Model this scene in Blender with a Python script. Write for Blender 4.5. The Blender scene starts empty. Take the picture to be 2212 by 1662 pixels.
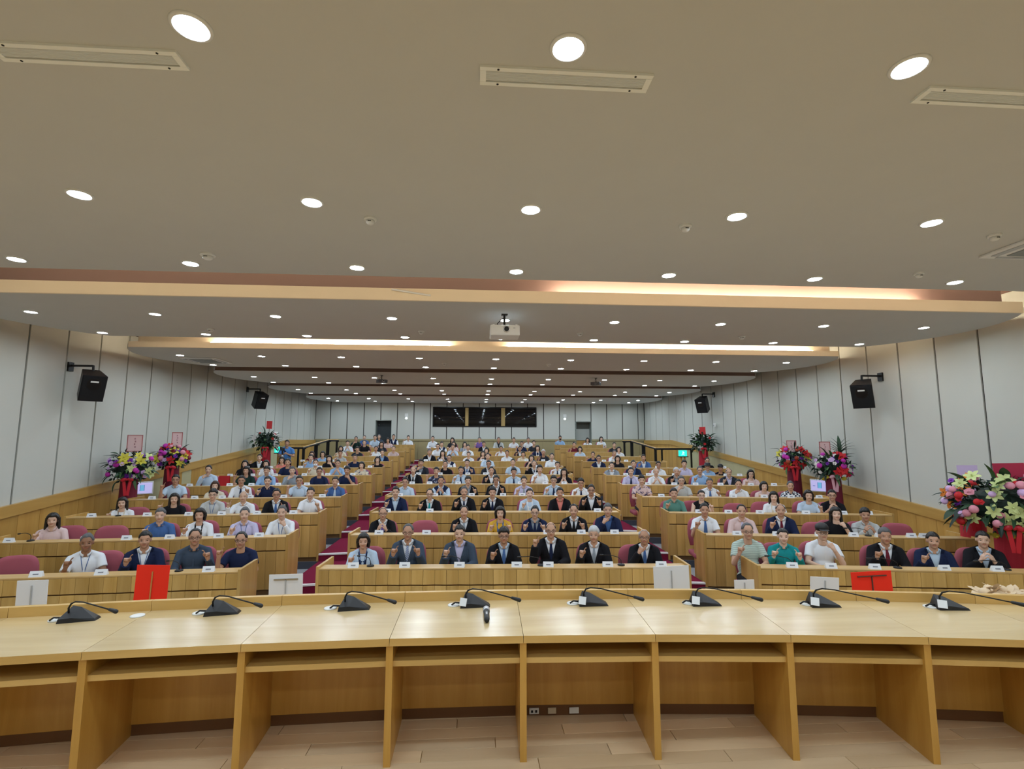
import bpy, bmesh, math, random
from mathutils import Vector, Matrix
from mathutils.bvhtree import BVHTree
from math import sin, cos, pi, sqrt, atan2, radians

scene = bpy.context.scene
COL = scene.collection
random.seed(7)

# ------------------------------------------------------------------ camera, light level
CAM_Z = 2.387            # camera height above the floor of the first row
cam_data = bpy.data.cameras.new('camera')
cam_data.sensor_fit = 'HORIZONTAL'
cam_data.sensor_width = 36.0
cam_data.lens = 1080.0 / 2212.0 * 36.0
cam_data.clip_start = 0.05
cam_data.clip_end = 100
cam = bpy.data.objects.new('camera', cam_data)
COL.objects.link(cam)


def cam_matrix(pitch, yaw, roll):
    cp, sp, cy, sy, cr, sr = cos(pitch), sin(pitch), cos(yaw), sin(yaw), cos(roll), sin(roll)
    B = Matrix(((1, 0, 0), (0, 0, -1), (0, 1, 0)))
    Ry = Matrix(((cy, 0, -sy), (0, 1, 0), (sy, 0, cy)))
    Rx = Matrix(((1, 0, 0), (0, cp, sp), (0, -sp, cp)))
    Rz = Matrix(((cr, -sr, 0), (sr, cr, 0), (0, 0, 1)))
    return Rz @ Rx @ Ry @ B


_m = cam_matrix(radians(6.4884), radians(4.0020), radians(0.0579))
_r, _d, _f = _m[0], _m[1], _m[2]
cam.matrix_world = Matrix(((_r[0], -_d[0], -_f[0], 0), (_r[1], -_d[1], -_f[1], 0),
                           (_r[2], -_d[2], -_f[2], CAM_Z), (0, 0, 0, 1)))
scene.camera = cam

world = bpy.data.worlds.new('hall_dark')
world.use_nodes = True
world.node_tree.nodes['Background'].inputs[0].default_value = (0.6, 0.65, 0.7, 1)
world.node_tree.nodes['Background'].inputs[1].default_value = 0.02
scene.world = world

vs = scene.view_settings
vs.view_transform = 'Standard'
vs.look = 'None'
vs.gamma = 1
vs.use_curve_mapping = False
vs.exposure = 0.0
LAMP = 270.0             # radiance of a downlight lens
COVE = 40.0              # radiance of the cove tubes

# ------------------------------------------------------------------ materials
MATS = {}


def _new(name):
    m = bpy.data.materials.new(name)
    m.use_nodes = True
    nt = m.node_tree
    return m, nt, nt.nodes['Principled BSDF']


def plain(name, col, rough=0.6, metal=0.0, spec=0.4, bump=0.0, bscale=200.0, var=0.0, coat=0.0):
    if name in MATS:
        return MATS[name]
    m, nt, b = _new(name)
    b.inputs['Base Color'].default_value = (*col, 1)
    b.inputs['Roughness'].default_value = rough
    b.inputs['Metallic'].default_value = metal
    b.inputs['Specular IOR Level'].default_value = spec
    if coat:
        b.inputs['Coat Weight'].default_value = coat
    if bump or var:
        tc = nt.nodes.new('ShaderNodeTexCoord')
        no = nt.nodes.new('ShaderNodeTexNoise')
        no.inputs['Scale'].default_value = bscale
        nt.links.new(tc.outputs['Object'], no.inputs['Vector'])
        if bump:
            bp = nt.nodes.new('ShaderNodeBump')
            bp.inputs['Strength'].default_value = bump
            bp.inputs['Distance'].default_value = 0.004
            nt.links.new(no.outputs['Fac'], bp.inputs['Height'])
            nt.links.new(bp.outputs['Normal'], b.inputs['Normal'])
        if var:
            mx = nt.nodes.new('ShaderNodeMix')
            mx.data_type = 'RGBA'
            mx.inputs['A'].default_value = (*[c * (1 - var) for c in col], 1)
            mx.inputs['B'].default_value = (*[min(1, c * (1 + var)) for c in col], 1)
            nt.links.new(no.outputs['Fac'], mx.inputs['Factor'])
            nt.links.new(mx.outputs['Result'], b.inputs['Base Color'])
    MATS[name] = m
    return m


def wood(name, dark, light, axis='Z', scale=6.0, rough=0.38, rnd=0.35, coat=0.15, stretch=14.0):
    """veneer: noise stretched along the grain, tone shifted per piece"""
    if name in MATS:
        return MATS[name]
    m, nt, b = _new(name)
    N, L = nt.nodes, nt.links
    tc = N.new('ShaderNodeTexCoord')
    oi = N.new('ShaderNodeObjectInfo')
    mp = N.new('ShaderNodeMapping')
    s = {'X': (1 / stretch, 1, 1), 'Y': (1, 1 / stretch, 1), 'Z': (1, 1, 1 / stretch)}[axis]
    mp.inputs['Scale'].default_value = s
    ad = N.new('ShaderNodeVectorMath')
    ad.operation = 'ADD'
    sc = N.new('ShaderNodeVectorMath')
    sc.operation = 'SCALE'
    sc.inputs['Scale'].default_value = 37.0
    cx = N.new('ShaderNodeCombineXYZ')
    for k in range(3):
        L.new(oi.outputs['Random'], cx.inputs[k])
    L.new(cx.outputs[0], sc.inputs[0])
    L.new(tc.outputs['Object'], mp.inputs['Vector'])
    L.new(mp.outputs['Vector'], ad.inputs[0])
    L.new(sc.outputs['Vector'], ad.inputs[1])
    no = N.new('ShaderNodeTexNoise')
    no.inputs['Scale'].default_value = scale
    no.inputs['Detail'].default_value = 8
    no.inputs['Roughness'].default_value = 0.62
    no.inputs['Distortion'].default_value = 0.6
    L.new(ad.outputs['Vector'], no.inputs['Vector'])
    cr = N.new('ShaderNodeValToRGB')
    cr.color_ramp.elements[0].position = 0.3
    cr.color_ramp.elements[0].color = (*dark, 1)
    cr.color_ramp.elements[1].position = 0.7
    cr.color_ramp.elements[1].color = (*light, 1)
    L.new(no.outputs['Fac'], cr.inputs['Fac'])
    mr = N.new('ShaderNodeMapRange')
    mr.inputs['To Min'].default_value = 1 - rnd / 2
    mr.inputs['To Max'].default_value = 1 + rnd / 2
    L.new(oi.outputs['Random'], mr.inputs['Value'])
    hs = N.new('ShaderNodeHueSaturation')
    L.new(mr.outputs['Result'], hs.inputs['Value'])
    L.new(cr.outputs['Color'], hs.inputs['Color'])
    L.new(hs.outputs['Color'], b.inputs['Base Color'])
    b.inputs['Roughness'].default_value = rough
    b.inputs['Coat Weight'].default_value = coat
    b.inputs['Coat Roughness'].default_value = 0.2
    MATS[name] = m
    return m


def emis(name, col, strength, base=(0.8, 0.8, 0.8)):
    if name in MATS:
        return MATS[name]
    m, nt, b = _new(name)
    b.inputs['Base Color'].default_value = (*base, 1)
    b.inputs['Emission Color'].default_value = (*col, 1)
    b.inputs['Emission Strength'].default_value = strength
    MATS[name] = m
    return m


def pattern(name, c1, c2, kind):
    """printed cloth: stripe, check or floral"""
    if name in MATS:
        return MATS[name]
    m, nt, b = _new(name)
    N, L = nt.nodes, nt.links
    tc = N.new('ShaderNodeTexCoord')
    mx = N.new('ShaderNodeMix')
    mx.data_type = 'RGBA'
    mx.inputs['A'].default_value = (*c1, 1)
    mx.inputs['B'].default_value = (*c2, 1)
    if kind == 'floral':
        t = N.new('ShaderNodeTexNoise')
        t.inputs['Scale'].default_value = 16
        r = N.new('ShaderNodeValToRGB')
        r.color_ramp.interpolation = 'CONSTANT'
        r.color_ramp.elements[0].color = (0, 0, 0, 1)
        r.color_ramp.elements[1].color = (1, 1, 1, 1)
        r.color_ramp.elements[1].position = 0.56
        L.new(tc.outputs['Object'], t.inputs['Vector'])
        L.new(t.outputs['Fac'], r.inputs['Fac'])
        L.new(r.outputs['Color'], mx.inputs['Factor'])
    elif kind == 'check':
        t = N.new('ShaderNodeTexChecker')
        t.inputs['Scale'].default_value = 26
        L.new(tc.outputs['Object'], t.inputs['Vector'])
        L.new(t.outputs['Fac'], mx.inputs['Factor'])
    else:
        t = N.new('ShaderNodeTexWave')
        t.bands_direction = 'Z' if kind == 'stripe' else 'DIAGONAL'
        t.inputs['Scale'].default_value = 14 if kind == 'stripe' else 22
        t.inputs['Distortion'].default_value = 0.6
        L.new(tc.outputs['Object'], t.inputs['Vector'])
        L.new(t.outputs['Fac'], mx.inputs['Factor'])
    L.new(mx.outputs['Result'], b.inputs['Base Color'])
    b.inputs['Roughness'].default_value = 0.8
    MATS[name] = m
    return m


M_WOOD_V = wood('honey_veneer', (0.45, 0.255, 0.058), (0.625, 0.39, 0.125), 'Z', 7)
M_WOOD_H = wood('honey_wood', (0.50, 0.30, 0.10), (0.66, 0.43, 0.17), 'X', 7, rnd=0.1)
M_TOP = wood('pale_worktop', (0.56, 0.40, 0.19), (0.68, 0.51, 0.27), 'X', 5, rough=0.26, rnd=0.1, coat=0.4)
M_STAGE = wood('stage_desk_wood', (0.50, 0.25, 0.040), (0.63, 0.35, 0.075), 'Z', 8, rnd=0.08)
M_EDGE = wood('stage_desk_edge', (0.56, 0.33, 0.09), (0.68, 0.43, 0.14), 'X', 8, rnd=0.06)
M_PLANK = wood('stage_plank', (0.66, 0.47, 0.27), (0.80, 0.61, 0.39), 'X', 4, rough=0.35, rnd=0.25, coat=0.3)
M_WAINS = wood('wainscot_wood', (0.49, 0.255, 0.055), (0.63, 0.365, 0.095), 'Z', 5, rnd=0.22)
M_CAP = wood('wainscot_cap', (0.47, 0.26, 0.06), (0.60, 0.36, 0.10), 'Y', 5, rnd=0.05)
M_TAN = plain('tan_wall_panel', (0.36, 0.30, 0.15), 0.6, var=0.06, bscale=6)
M_CREAM = plain('cream_wall', (0.52, 0.47, 0.27), 0.7, var=0.04, bscale=5)
M_WALL = plain('fabric_wall_panel', (0.58, 0.585, 0.53), 0.9, bump=0.25, bscale=300, var=0.0)
M_GROOVE = plain('dark_groove', (0.05, 0.045, 0.04), 0.9)
M_CEIL = plain('ceiling_paint', (0.585, 0.585, 0.56), 0.85, var=0.02, bscale=3)
M_FASCIA = plain('fascia_paint', (0.88, 0.76, 0.58), 0.8)
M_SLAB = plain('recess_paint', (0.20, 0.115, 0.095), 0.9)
M_CARPET = plain('maroon_carpet', (0.21, 0.018, 0.05), 0.95, spec=0.05, bump=0.4, bscale=500, var=0.15)
M_TILE = plain('grey_tile', (0.42, 0.44, 0.47), 0.5, var=0.08, bscale=4)
M_RISER = plain('dark_riser', (0.07, 0.075, 0.095), 0.7)
M_NOSE = plain('white_nosing', (0.85, 0.85, 0.85), 0.5)
M_BLACK = plain('black_plastic', (0.012, 0.012, 0.014), 0.45)
M_BLACKM = plain('black_metal', (0.015, 0.014, 0.014), 0.35, 0.4)
M_WHITEP = plain('white_plastic', (0.78, 0.78, 0.76), 0.45)
M_GREYP = plain('grey_plastic', (0.45, 0.46, 0.47), 0.5)
M_CHROME = plain('brushed_metal', (0.55, 0.56, 0.58), 0.3, 0.9)
M_CARD = plain('white_card', (0.80, 0.82, 0.85), 0.7)
M_INK = plain('grey_ink', (0.25, 0.26, 0.30), 0.8)
M_REDC = plain('red_card', (0.92, 0.04, 0.02), 0.6, spec=0.15)
M_SEAT = plain('rose_upholstery', (0.36, 0.085, 0.115), 0.85, bump=0.3, bscale=400, var=0.1)
M_DOOR = plain('dark_door', (0.035, 0.045, 0.05), 0.5)
M_GLASS = plain('dark_booth_glass', (0.004, 0.005, 0.007), 0.03, spec=0.6)
M_REDCLOTH = plain('red_stand_cloth', (0.42, 0.015, 0.03), 0.75, bump=0.3, bscale=60, var=0.12)
M_LAMP = emis('downlight_lens', (0.74, 0.88, 1.0), LAMP)
M_ADDED_TUBE = emis('added_fascia_tube', (1.0, 0.84, 0.58), 22.0)  # for the added hidden tubes that brighten the fascias
M_TUBE = emis('cove_tube', (1.0, 0.86, 0.62), COVE)

# ------------------------------------------------------------------ mesh helpers


def link(name, me, parent=None, loc=None, rot=None):
    o = bpy.data.objects.new(name, me)
    COL.objects.link(o)
    if parent is not None:
        o.parent = parent
    if loc is not None:
        o.location = loc
    if rot is not None:
        o.rotation_euler = rot
    return o


def tag(o, label=None, cat=None, group=None, kind=None):
    if label:
        o['label'] = label
    if cat:
        o['category'] = cat
    if group:
        o['group'] = group
    if kind:
        o['kind'] = kind
    return o


def empty(name, loc=(0, 0, 0), rotz=0.0, label=None, cat=None, group=None):
    o = link(name, None, None, loc, (0, 0, rotz))
    o.empty_display_size = 0.1
    return tag(o, label, cat, group)


class MB:
    """collects shapes into one mesh"""

    def __init__(self):
        self.bm = bmesh.new()

    def box(self, c, s, rot=None, bev=0.0):
        m = Matrix.Translation(c)
        if rot is not None:
            m = m @ rot
        g = bmesh.ops.create_cube(self.bm, size=1.0, matrix=m @ Matrix.Diagonal((*s, 1)))
        if bev:
            ed = list({e for v in g['verts'] for e in v.link_edges})
            bmesh.ops.bevel(self.bm, geom=ed, offset=bev, segments=2, profile=0.6, affect='EDGES')
        return self

    def prism(self, pts, z0, z1):
        lo = [self.bm.verts.new((p[0], p[1], p[2] + z0 if len(p) > 2 else z0)) for p in pts]
        hi = [self.bm.verts.new((p[0], p[1], p[2] + z1 if len(p) > 2 else z1)) for p in pts]
        n = len(pts)
        self.bm.faces.new(list(reversed(lo)))
        self.bm.faces.new(hi)
        for i in range(n):
            self.bm.faces.new((lo[i], lo[(i + 1) % n], hi[(i + 1) % n], hi[i]))
        return self

    def ell(self, c, r, rot=None, seg=16, ring=10):
        m = Matrix.Translation(c)
        if rot is not None:
            m = m @ rot
        bmesh.ops.create_uvsphere(self.bm, u_segments=seg, v_segments=ring, radius=1.0, matrix=m @ Matrix.Diagonal((*r, 1)))
        return self

    def tube(self, pts, rad, seg=10, caps=True, round_caps=False):
        """circular tube through points with a radius each"""
        pts = [Vector(p) for p in pts]
        rad = list(rad) if hasattr(rad, '__len__') else [rad] * len(pts)
        if round_caps:
            d0 = (pts[0] - pts[1]).normalized()
            d1 = (pts[-1] - pts[-2]).normalized()
            pre = [(pts[0] + d0 * rad[0] * sin(a), rad[0] * cos(a)) for a in (1.45, 1.0, 0.5)]
            post = [(pts[-1] + d1 * rad[-1] * sin(a), rad[-1] * cos(a)) for a in (0.5, 1.0, 1.45)]
            pts = [p for p, _ in pre] + pts + [p for p, _ in post]
            rad = [r for _, r in pre] + rad + [r for _, r in post]
        rings = []
        up = None
        for i, p in enumerate(pts):
            a = pts[max(0, i - 1)]
            b = pts[min(len(pts) - 1, i + 1)]
            t = (b - a).normalized()
            if up is None:
                up = Vector((0, 0, 1)) if abs(t.z) < 0.9 else Vector((0, 1, 0))
            x = up.cross(t).normalized()
            y = t.cross(x).normalized()
            up = y
            rings.append([self.bm.verts.new(p + (x * cos(2 * pi * k / seg) + y * sin(2 * pi * k / seg)) * rad[i]) for k in range(seg)])
        for r0, r1 in zip(rings, rings[1:]):
            for k in range(seg):
                self.bm.faces.new((r0[k], r0[(k + 1) % seg], r1[(k + 1) % seg], r1[k]))
        if caps:
            self.bm.faces.new(list(reversed(rings[0])))
            self.bm.faces.new(rings[-1])
        return self

    def cap(self, a, b, r0, r1=None, seg=10):
        return self.tube([a, b], [r0, r1 if r1 is not None else r0], seg, True, True)

    def lathe(self, prof, c=(0, 0, 0), seg=20, axis='Z'):
        rings = []
        for r, z in prof:
            ring = []
            for k in range(seg):
                a = 2 * pi * k / seg
                v = (r * cos(a), r * sin(a), z) if axis == 'Z' else (r * cos(a), z, r * sin(a))
                ring.append(self.bm.verts.new(Vector(c) + Vector(v)))
            rings.append(ring)
        for r0, r1 in zip(rings, rings[1:]):
            for k in range(seg):
                self.bm.faces.new((r0[k], r0[(k + 1) % seg], r1[(k + 1) % seg], r1[k]))
        self.bm.faces.new(list(reversed(rings[0])))
        self.bm.faces.new(rings[-1])
        return self

    def quad(self, a, b, c, d):
        self.bm.faces.new([self.bm.verts.new(p) for p in (a, b, c, d)])
        return self

    def mesh(self, name, mats=(), smooth=False, recalc=True):
        if recalc:
            bmesh.ops.recalc_face_normals(self.bm, faces=self.bm.faces)
        me = bpy.data.meshes.new(name)
        self.bm.to_mesh(me)
        self.bm.free()
        for m in (mats if hasattr(mats, '__len__') else [mats]):
            me.materials.append(m)
        if smooth:
            me.polygons.foreach_set('use_smooth', [True] * len(me.polygons))
        return me

    def build(self, name, mats, parent=None, loc=None, rot=None, smooth=False):
        return link(name, self.mesh(name, mats, smooth), parent, loc, rot)


def box_obj(name, c, s, mat, parent=None, rot=None, bev=0.0):
    return MB().box((0, 0, 0), s, None, bev).build(name, mat, parent, c, rot)


def setmat(o, i, m):
    o.material_slots[i].link = 'OBJECT'
    o.material_slots[i].material = m


ORD = ['first', 'second', 'third', 'fourth', 'fifth', 'sixth', 'seventh', 'eighth', 'ninth', 'tenth', 'eleventh', 'twelfth', 'thirteenth']
ROWN = ['front'] + ORD[1:]
BLK = {'L': 'left', 'C': 'centre', 'R': 'right'}

# ------------------------------------------------------------------ the plan of the hall
XL, XR, YB = -7.65, 8.30, 24.30          # side walls, back wall
CEIL = CAM_Z + 1.83
SLAB = CEIL + 0.50
RISE = 0.127
NROW = 12
LEDGE = 0.835
STAGE = 0.417
BX = {'L': (-6.95, -2.82), 'C': (-1.93, 2.65), 'R': (3.50, 7.38)}


def row_y(n, X):
    k = n - 1

    def yl(x): return 6.42 + 1.51 * k + 0.06 * (x + 2.82)
    def yc(x): return 6.38 + 1.52 * k - 0.05 * (x - 0.35)
    def yr(x): return 6.18 + 1.477 * k - 0.14 * (x - 3.5)
    if X < -2.82:
        return yl(X)
    if X < -1.93:
        t = (X + 2.82) / 0.89
        return yl(-2.82) * (1 - t) + yc(-1.93) * t
    if X < 2.65:
        return yc(X)
    if X < 3.5:
        t = (X - 2.65) / 0.85
        return yc(2.65) * (1 - t) + yr(3.5) * t
    return yr(X)


def plat(n):
    return RISE * (n - 1)

# ------------------------------------------------------------------ floor, aisles, stage
NODES = [XL, -2.82, -1.93, 2.65, 3.5, XR]


def build_floor():
    bm = bmesh.new()

    def strip(f0, f1, mi):
        a = [bm.verts.new(f0(x)) for x in NODES]
        b = [bm.verts.new(f1(x)) for x in NODES]
        for i in range(len(NODES) - 1):
            f = bm.faces.new((a[i], a[i + 1], b[i + 1], b[i]))
            f.material_index = mi
    strip(lambda x: (x, -3.2, 0), lambda x: (x, row_y(2, x), 0), 0)
    for n in range(2, NROW + 1):
        strip(lambda x: (x, row_y(n, x), plat(n - 1)), lambda x: (x, row_y(n, x), plat(n)), 1)
        strip(lambda x: (x, row_y(n, x), plat(n)), lambda x: (x, row_y(n + 1, x) if n < NROW else YB, plat(n)), 0)
    me = bpy.data.meshes.new('floor')
    bm.to_mesh(me)
    bm.free()
    me.materials.append(M_TILE)
    me.materials.append(M_RISER)
    fl = tag(link('floor', me), 'stepped grey tiled hall floor', kind='structure')
    for a0, a1 in ((-2.80, -1.95), (2.67, 3.48)):
        for n in range(1, NROW + 1):
            y0a, y0b = row_y(n, a0), row_y(n, a1)
            y1a, y1b = (row_y(n + 1, a0), row_y(n + 1, a1)) if n < NROW else (YB - .01, YB - .01)
            MB().prism([(a0, y0a), (a1, y0b), (a1, y1b + 0.02), (a0, y1a + 0.02)], plat(n) - 0.02, plat(n) + 0.126).build('aisle_step', M_CARPET, fl)
            MB().prism([(a0, y0a - 0.012), (a1, y0b - 0.012), (a1, y0b + 0.045), (a0, y0a + 0.045)], plat(n) + 0.106, plat(n) + 0.131).build('step_nosing', M_NOSE, fl)
    # stage platform with planks
    st = MB().prism([(XL, -3.2), (XR, -3.2), (XR, 4.30), (XL, 4.30)], 0.0, STAGE - 0.012).build('stage_floor', M_STAGE)
    tag(st, 'raised wooden stage floor under the speakers desk', kind='structure')
    pm = MB().box((0, 0, 0), (1.196, 0.117, 0.012), None, 0.002).mesh('plank', M_PLANK)
    for j in range(28):
        y = 0.9 + 0.12 * j
        for i in range(-4, 6):
            x = i * 1.2 + (j * 0.47) % 1.2
            link('plank', pm, st, (x, y, STAGE - 0.006))


build_floor()


# ------------------------------------------------------------------ side walls
def wains_z(side, Y):
    z = CAM_Z - 1.05 + 0.092 * (Y - 8.83) if side == 'left' else CAM_Z - 1.26 + 0.103 * (Y - 8.03)
    return min(z, CAM_Z + 0.06)


def side_wall(side):
    s = 1 if side == 'left' else -1                 # direction into the room
    X = XL if side == 'left' else XR
    w = MB().box((X - s * 0.10, (YB - 3.2) / 2, SLAB / 2), (0.16, YB + 3.2, SLAB)).build('wall_' + side, M_GROOVE)
    tag(w, '%s side wall of tall pale fabric panels' % side, kind='structure')
    pitch, y0 = (0.815, 8.95) if side == 'left' else (0.795, 7.61)
    pm = MB().box((0, 0, 0), (0.03, pitch - 0.034, SLAB), None, 0.004).mesh('panel', M_WALL)
    k0 = int((-3.0 - y0) / pitch)
    y = y0 + k0 * pitch
    while y < YB:
        yc = y + pitch / 2
        if yc + pitch / 2 <= YB + 0.05:
            link('panel', pm, w, (X - s * 0.003, yc, SLAB / 2))
        else:
            ww = YB + 0.03 - y
            if ww > 0.1:
                MB().box((0, 0, 0), (0.03, ww - 0.02, SLAB)).build('panel', M_WALL, w, (X - s * 0.003, y + ww / 2, SLAB / 2))
        y += pitch
    # wood boards below a sloping cap
    slope = 0.092 if side == 'left' else 0.103
    bw = 0.42
    H = 1.75

    def board_mesh(sl):
        h = bw / 2 - 0.003
        m = MB()
        lo = [m.bm.verts.new(p) for p in ((-0.012, -h, -H), (0.012, -h, -H), (0.012, h, -H), (-0.012, h, -H))]
        hi = [m.bm.verts.new(p) for p in ((-0.012, -h, -sl * h), (0.012, -h, -sl * h), (0.012, h, sl * h), (-0.012, h, sl * h))]
        m.bm.faces.new(lo)
        m.bm.faces.new(hi)
        for i in range(4):
            m.bm.faces.new((lo[i], lo[(i + 1) % 4], hi[(i + 1) % 4], hi[i]))
        return m.mesh('board', M_WAINS)
    bs, bl = board_mesh(slope), board_mesh(0.0)
    y = -2.9
    ylev = 8.83 + 1.11 / 0.092 if side == 'left' else 8.03 + 1.32 / 0.103
    while y < YB - bw / 2:
        o = link('board', bs if y < ylev else bl, w, (X + s * 0.035, y, wains_z(side, y) - 0.19))
        cream = (14.6 < y < 20.2) if side == 'right' else (13.7 < y < 14.3 or 12.3 < y < 13.2 or 18.3 < y < 20.8)
        if cream:
            setmat(o, 0, M_CREAM)
        y += bw
    bp = MB()
    pts = [(-3.1, wains_z(side, -3.1)), (ylev, CAM_Z + 0.06), (YB - 0.02, CAM_Z + 0.06)]
    for (ya, za), (yb, zb) in zip(pts, pts[1:]):
        x0, x1 = sorted((X + s * 0.012, X + s * 0.085))
        v = [bp.bm.verts.new(p) for p in ((x0, ya, za - 0.185), (x1, ya, za - 0.185), (x1, yb, zb - 0.185), (x0, yb, zb - 0.185),
                                          (x0, ya, za), (x1, ya, za), (x1, yb, zb), (x0, yb, zb))]
        for f in ((0, 1, 2, 3), (4, 5, 6, 7), (0, 1, 5, 4), (1, 2, 6, 5), (2, 3, 7, 6), (3, 0, 4, 7)):
            bp.bm.faces.new([v[i] for i in f])
    bp.build('cap_rail', M_CAP, w)
    return w


WALL_L = side_wall('left')
WALL_R = side_wall('right')

wf = MB().box((0.3, -3.2, SLAB / 2), (16.2, 0.12, SLAB)).build('wall_front', M_WALL)
tag(wf, 'plain wall behind the stage', kind='structure')


# ------------------------------------------------------------------ back wall: panels, booth windows, doors
def back_wall():
    zt = CAM_Z + 0.10
    wins = (-2.083, 2.856, 3.124, 4.0)
    doors = [(-4.832, -4.07, 0.0, 3.388), (4.844, 5.627, 0.0, 3.358)]
    open_ = [(-2.12, 2.90, 3.09, 4.04)] + doors
    w = MB()
    # backing wall pieces around the openings
    xs = [XL - .2, -4.832, -4.07, -2.12, 2.90, 4.844, 5.627, XR + .2]

    def blk(x0, x1, z0, z1):
        w.box(((x0 + x1) / 2, YB + 0.13, (z0 + z1) / 2), (x1 - x0, 0.14, z1 - z0))
    blk(xs[0], xs[1], 0, SLAB)
    blk(xs[1], xs[2], 3.388, SLAB)
    blk(xs[2], xs[3], 0, SLAB)
    blk(xs[3], xs[4], 0, 3.09)
    blk(xs[3], xs[4], 4.04, SLAB)
    blk(xs[4], xs[5], 0, SLAB)
    blk(xs[5], xs[6], 3.358, SLAB)
    blk(xs[6], xs[7], 0, SLAB)
    o = tag(w.build('wall_back', M_GROOVE), 'far back wall of pale panels with booth windows', kind='structure')

    def sub(rects, op):
        out = []
        for (a, b, c, d) in rects:
            p, q, r, s = op
            if q <= a or p >= b or s <= c or r >= d:
                out.append((a, b, c, d))
                continue
            if p > a:
                out.append((a, p, c, d))
            if q < b:
                out.append((q, b, c, d))
            if r > c:
                out.append((max(a, p), min(b, q), c, r))
            if s < d:
                out.append((max(a, p), min(b, q), s, d))
        return out
    g = 0.020
    k = -7.30
    cols = [(XL + 0.01, -6.95)]
    x = -6.95
    while x < XR - 0.1:
        cols.append((x, min(x + 0.785, XR - 0.01)))
        x += 0.785
    for a, b in cols:
        r = [(a + g, b - g, zt, SLAB - .02)]
        for op in open_:
            r = sub(r, op)
        for (p, q, c, d) in r:
            if q - p > 0.06 and d - c > 0.05:
                MB().box((0, 0, 0), (q - p, 0.03, d - c), None, 0.004).build('panel', M_WALL, o, ((p + q) / 2, YB + 0.05, (c + d) / 2))
    # lower boards and cap line
    x = XL + 0.05
    while x < XR - .1:
        x1 = min(x + 1.2, XR - .05)
        for (p, q, c, d) in sub(sub([(x + .004, x1 - .004, 1.3, zt - 0.1)], doors[0]), doors[1]):
            if q - p > .05:
                MB().box((0, 0, 0), (q - p, 0.03, d - c)).build('lower_board', M_TAN, o, ((p + q) / 2, YB + 0.045, (c + d) / 2))
        x = x1
    for a, b in ((XL, -4.832), (-4.07, 4.844), (5.627, XR)):
        MB().box((0, 0, 0), (b - a, 0.05, 0.085)).build('cap_rail', M_TAN, o, ((a + b) / 2, YB + 0.03, zt - 0.045))
    # booth window
    wn = MB().box((0.39, 0, 4.02), (5.02, 0.12, 0.05)).box((0.39, 0, 3.105), (5.02, 0.12, 0.05)).box((-2.10, 0, 3.56), (0.05, 0.12, 0.92)).box((2.88, 0, 3.56), (0.05, 0.12, 0.92)).build('window_1', M_BLACKM, None, (0, YB + 0.07, 0))
    tag(wn, 'long dark control booth window high in the back wall', kind='structure')
    for a, b in ((-2.08, -0.565), (-0.41, 1.18), (1.363, 2.856)):
        box_obj('pane', ((a + b) / 2, 0.02, 3.56), (b - a, 0.012, 0.88), M_GLASS, wn)
    for a, b in ((-0.565, -0.41), (1.18, 1.363)):
        box_obj('mullion', ((a + b) / 2, -0.03, 3.56), (b - a, 0.10, 0.88), wood('mullion_wood', (0.42, 0.27, 0.08), (0.55, 0.38, 0.14), 'Z'), wn)
    box_obj('curtain_edge', (0.95, 0.05, 3.56), (0.35, 0.01, 0.86), plain('booth_curtain', (0.16, 0.13, 0.10), 0.9), wn)
    # doors: left one dark and closed, right one a recess with a pale lower part
    for i, (a, b, c, d) in enumerate(doors):
        dr = MB().box(((a + b) / 2, YB + 0.45, d / 2 + .5), (b - a, 0.05, d - 1)).build('door_%d' % (i + 1), M_DOOR if i == 0 else plain('dim_door', (0.12, 0.12, 0.10), 0.6))
        tag(dr, ['dark doorway in the back wall, left of the booth window', 'recessed doorway in the back wall, right of the booth window'][i], kind='structure')
        for xx in (a - 0.0, b + 0.0):
            box_obj('door_jamb', (xx, YB + 0.26, d / 2 + .5), (0.05, 0.4, d - 1), plain('jamb_paint', (0.25, 0.28, 0.25), 0.6), dr)
        box_obj('door_head', ((a + b) / 2, YB + 0.26, d - 0.01), (b - a, 0.4, 0.04), plain('jamb_paint', (0.25, 0.28, 0.25), 0.6), dr)
        if i == 0:
            MB().ell((0, 0, 0), (0.03, 0.03, 0.03)).build('door_knob', M_CHROME, dr, (a + 0.1, YB + 0.40, 3.18))
        else:
            box_obj('door_lower_board', ((a + b) / 2, YB + 0.40, 1.9), (b - a - .06, 0.05, 1.05), M_WAINS, dr)
            box_obj('door_pale_panel', ((a + b) / 2, YB + 0.41, 2.72), (b - a - .06, 0.03, 0.55), plain('pale_door_panel', (0.45, 0.46, 0.42), 0.6), dr)


back_wall()


# ------------------------------------------------------------------ ceiling: slab, hanging panels with coves
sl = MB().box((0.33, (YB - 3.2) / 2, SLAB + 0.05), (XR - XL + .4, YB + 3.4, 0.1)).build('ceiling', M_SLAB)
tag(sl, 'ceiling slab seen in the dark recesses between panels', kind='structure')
PANELS = [(-3.1, 5.50), (6.48, 9.08), (10.15, 12.72), (13.42, 16.25), (16.92, 19.85), (20.62, 24.25)]


def panel_outline(i, y0, y1):
    if i == 0:
        return [(XL + .02, y0), (XR - .02, y0), (XR - .02, y1), (XL + .02, y1)]
    n = 14
    pts = []
    for k in range(n + 1):                          # the side edges bulge towards the walls
        t = k / n
        pts.append((7.78 - 0.36 * t + 0.56 * sin(pi * t) ** 0.8, y0 + (y1 - y0) * t))
    for k in range(n + 1):
        t = 1 - k / n
        pts.append((-6.82 + 0.40 * t - 0.58 * sin(pi * t) ** 0.8, y0 + (y1 - y0) * t))
    return pts


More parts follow.
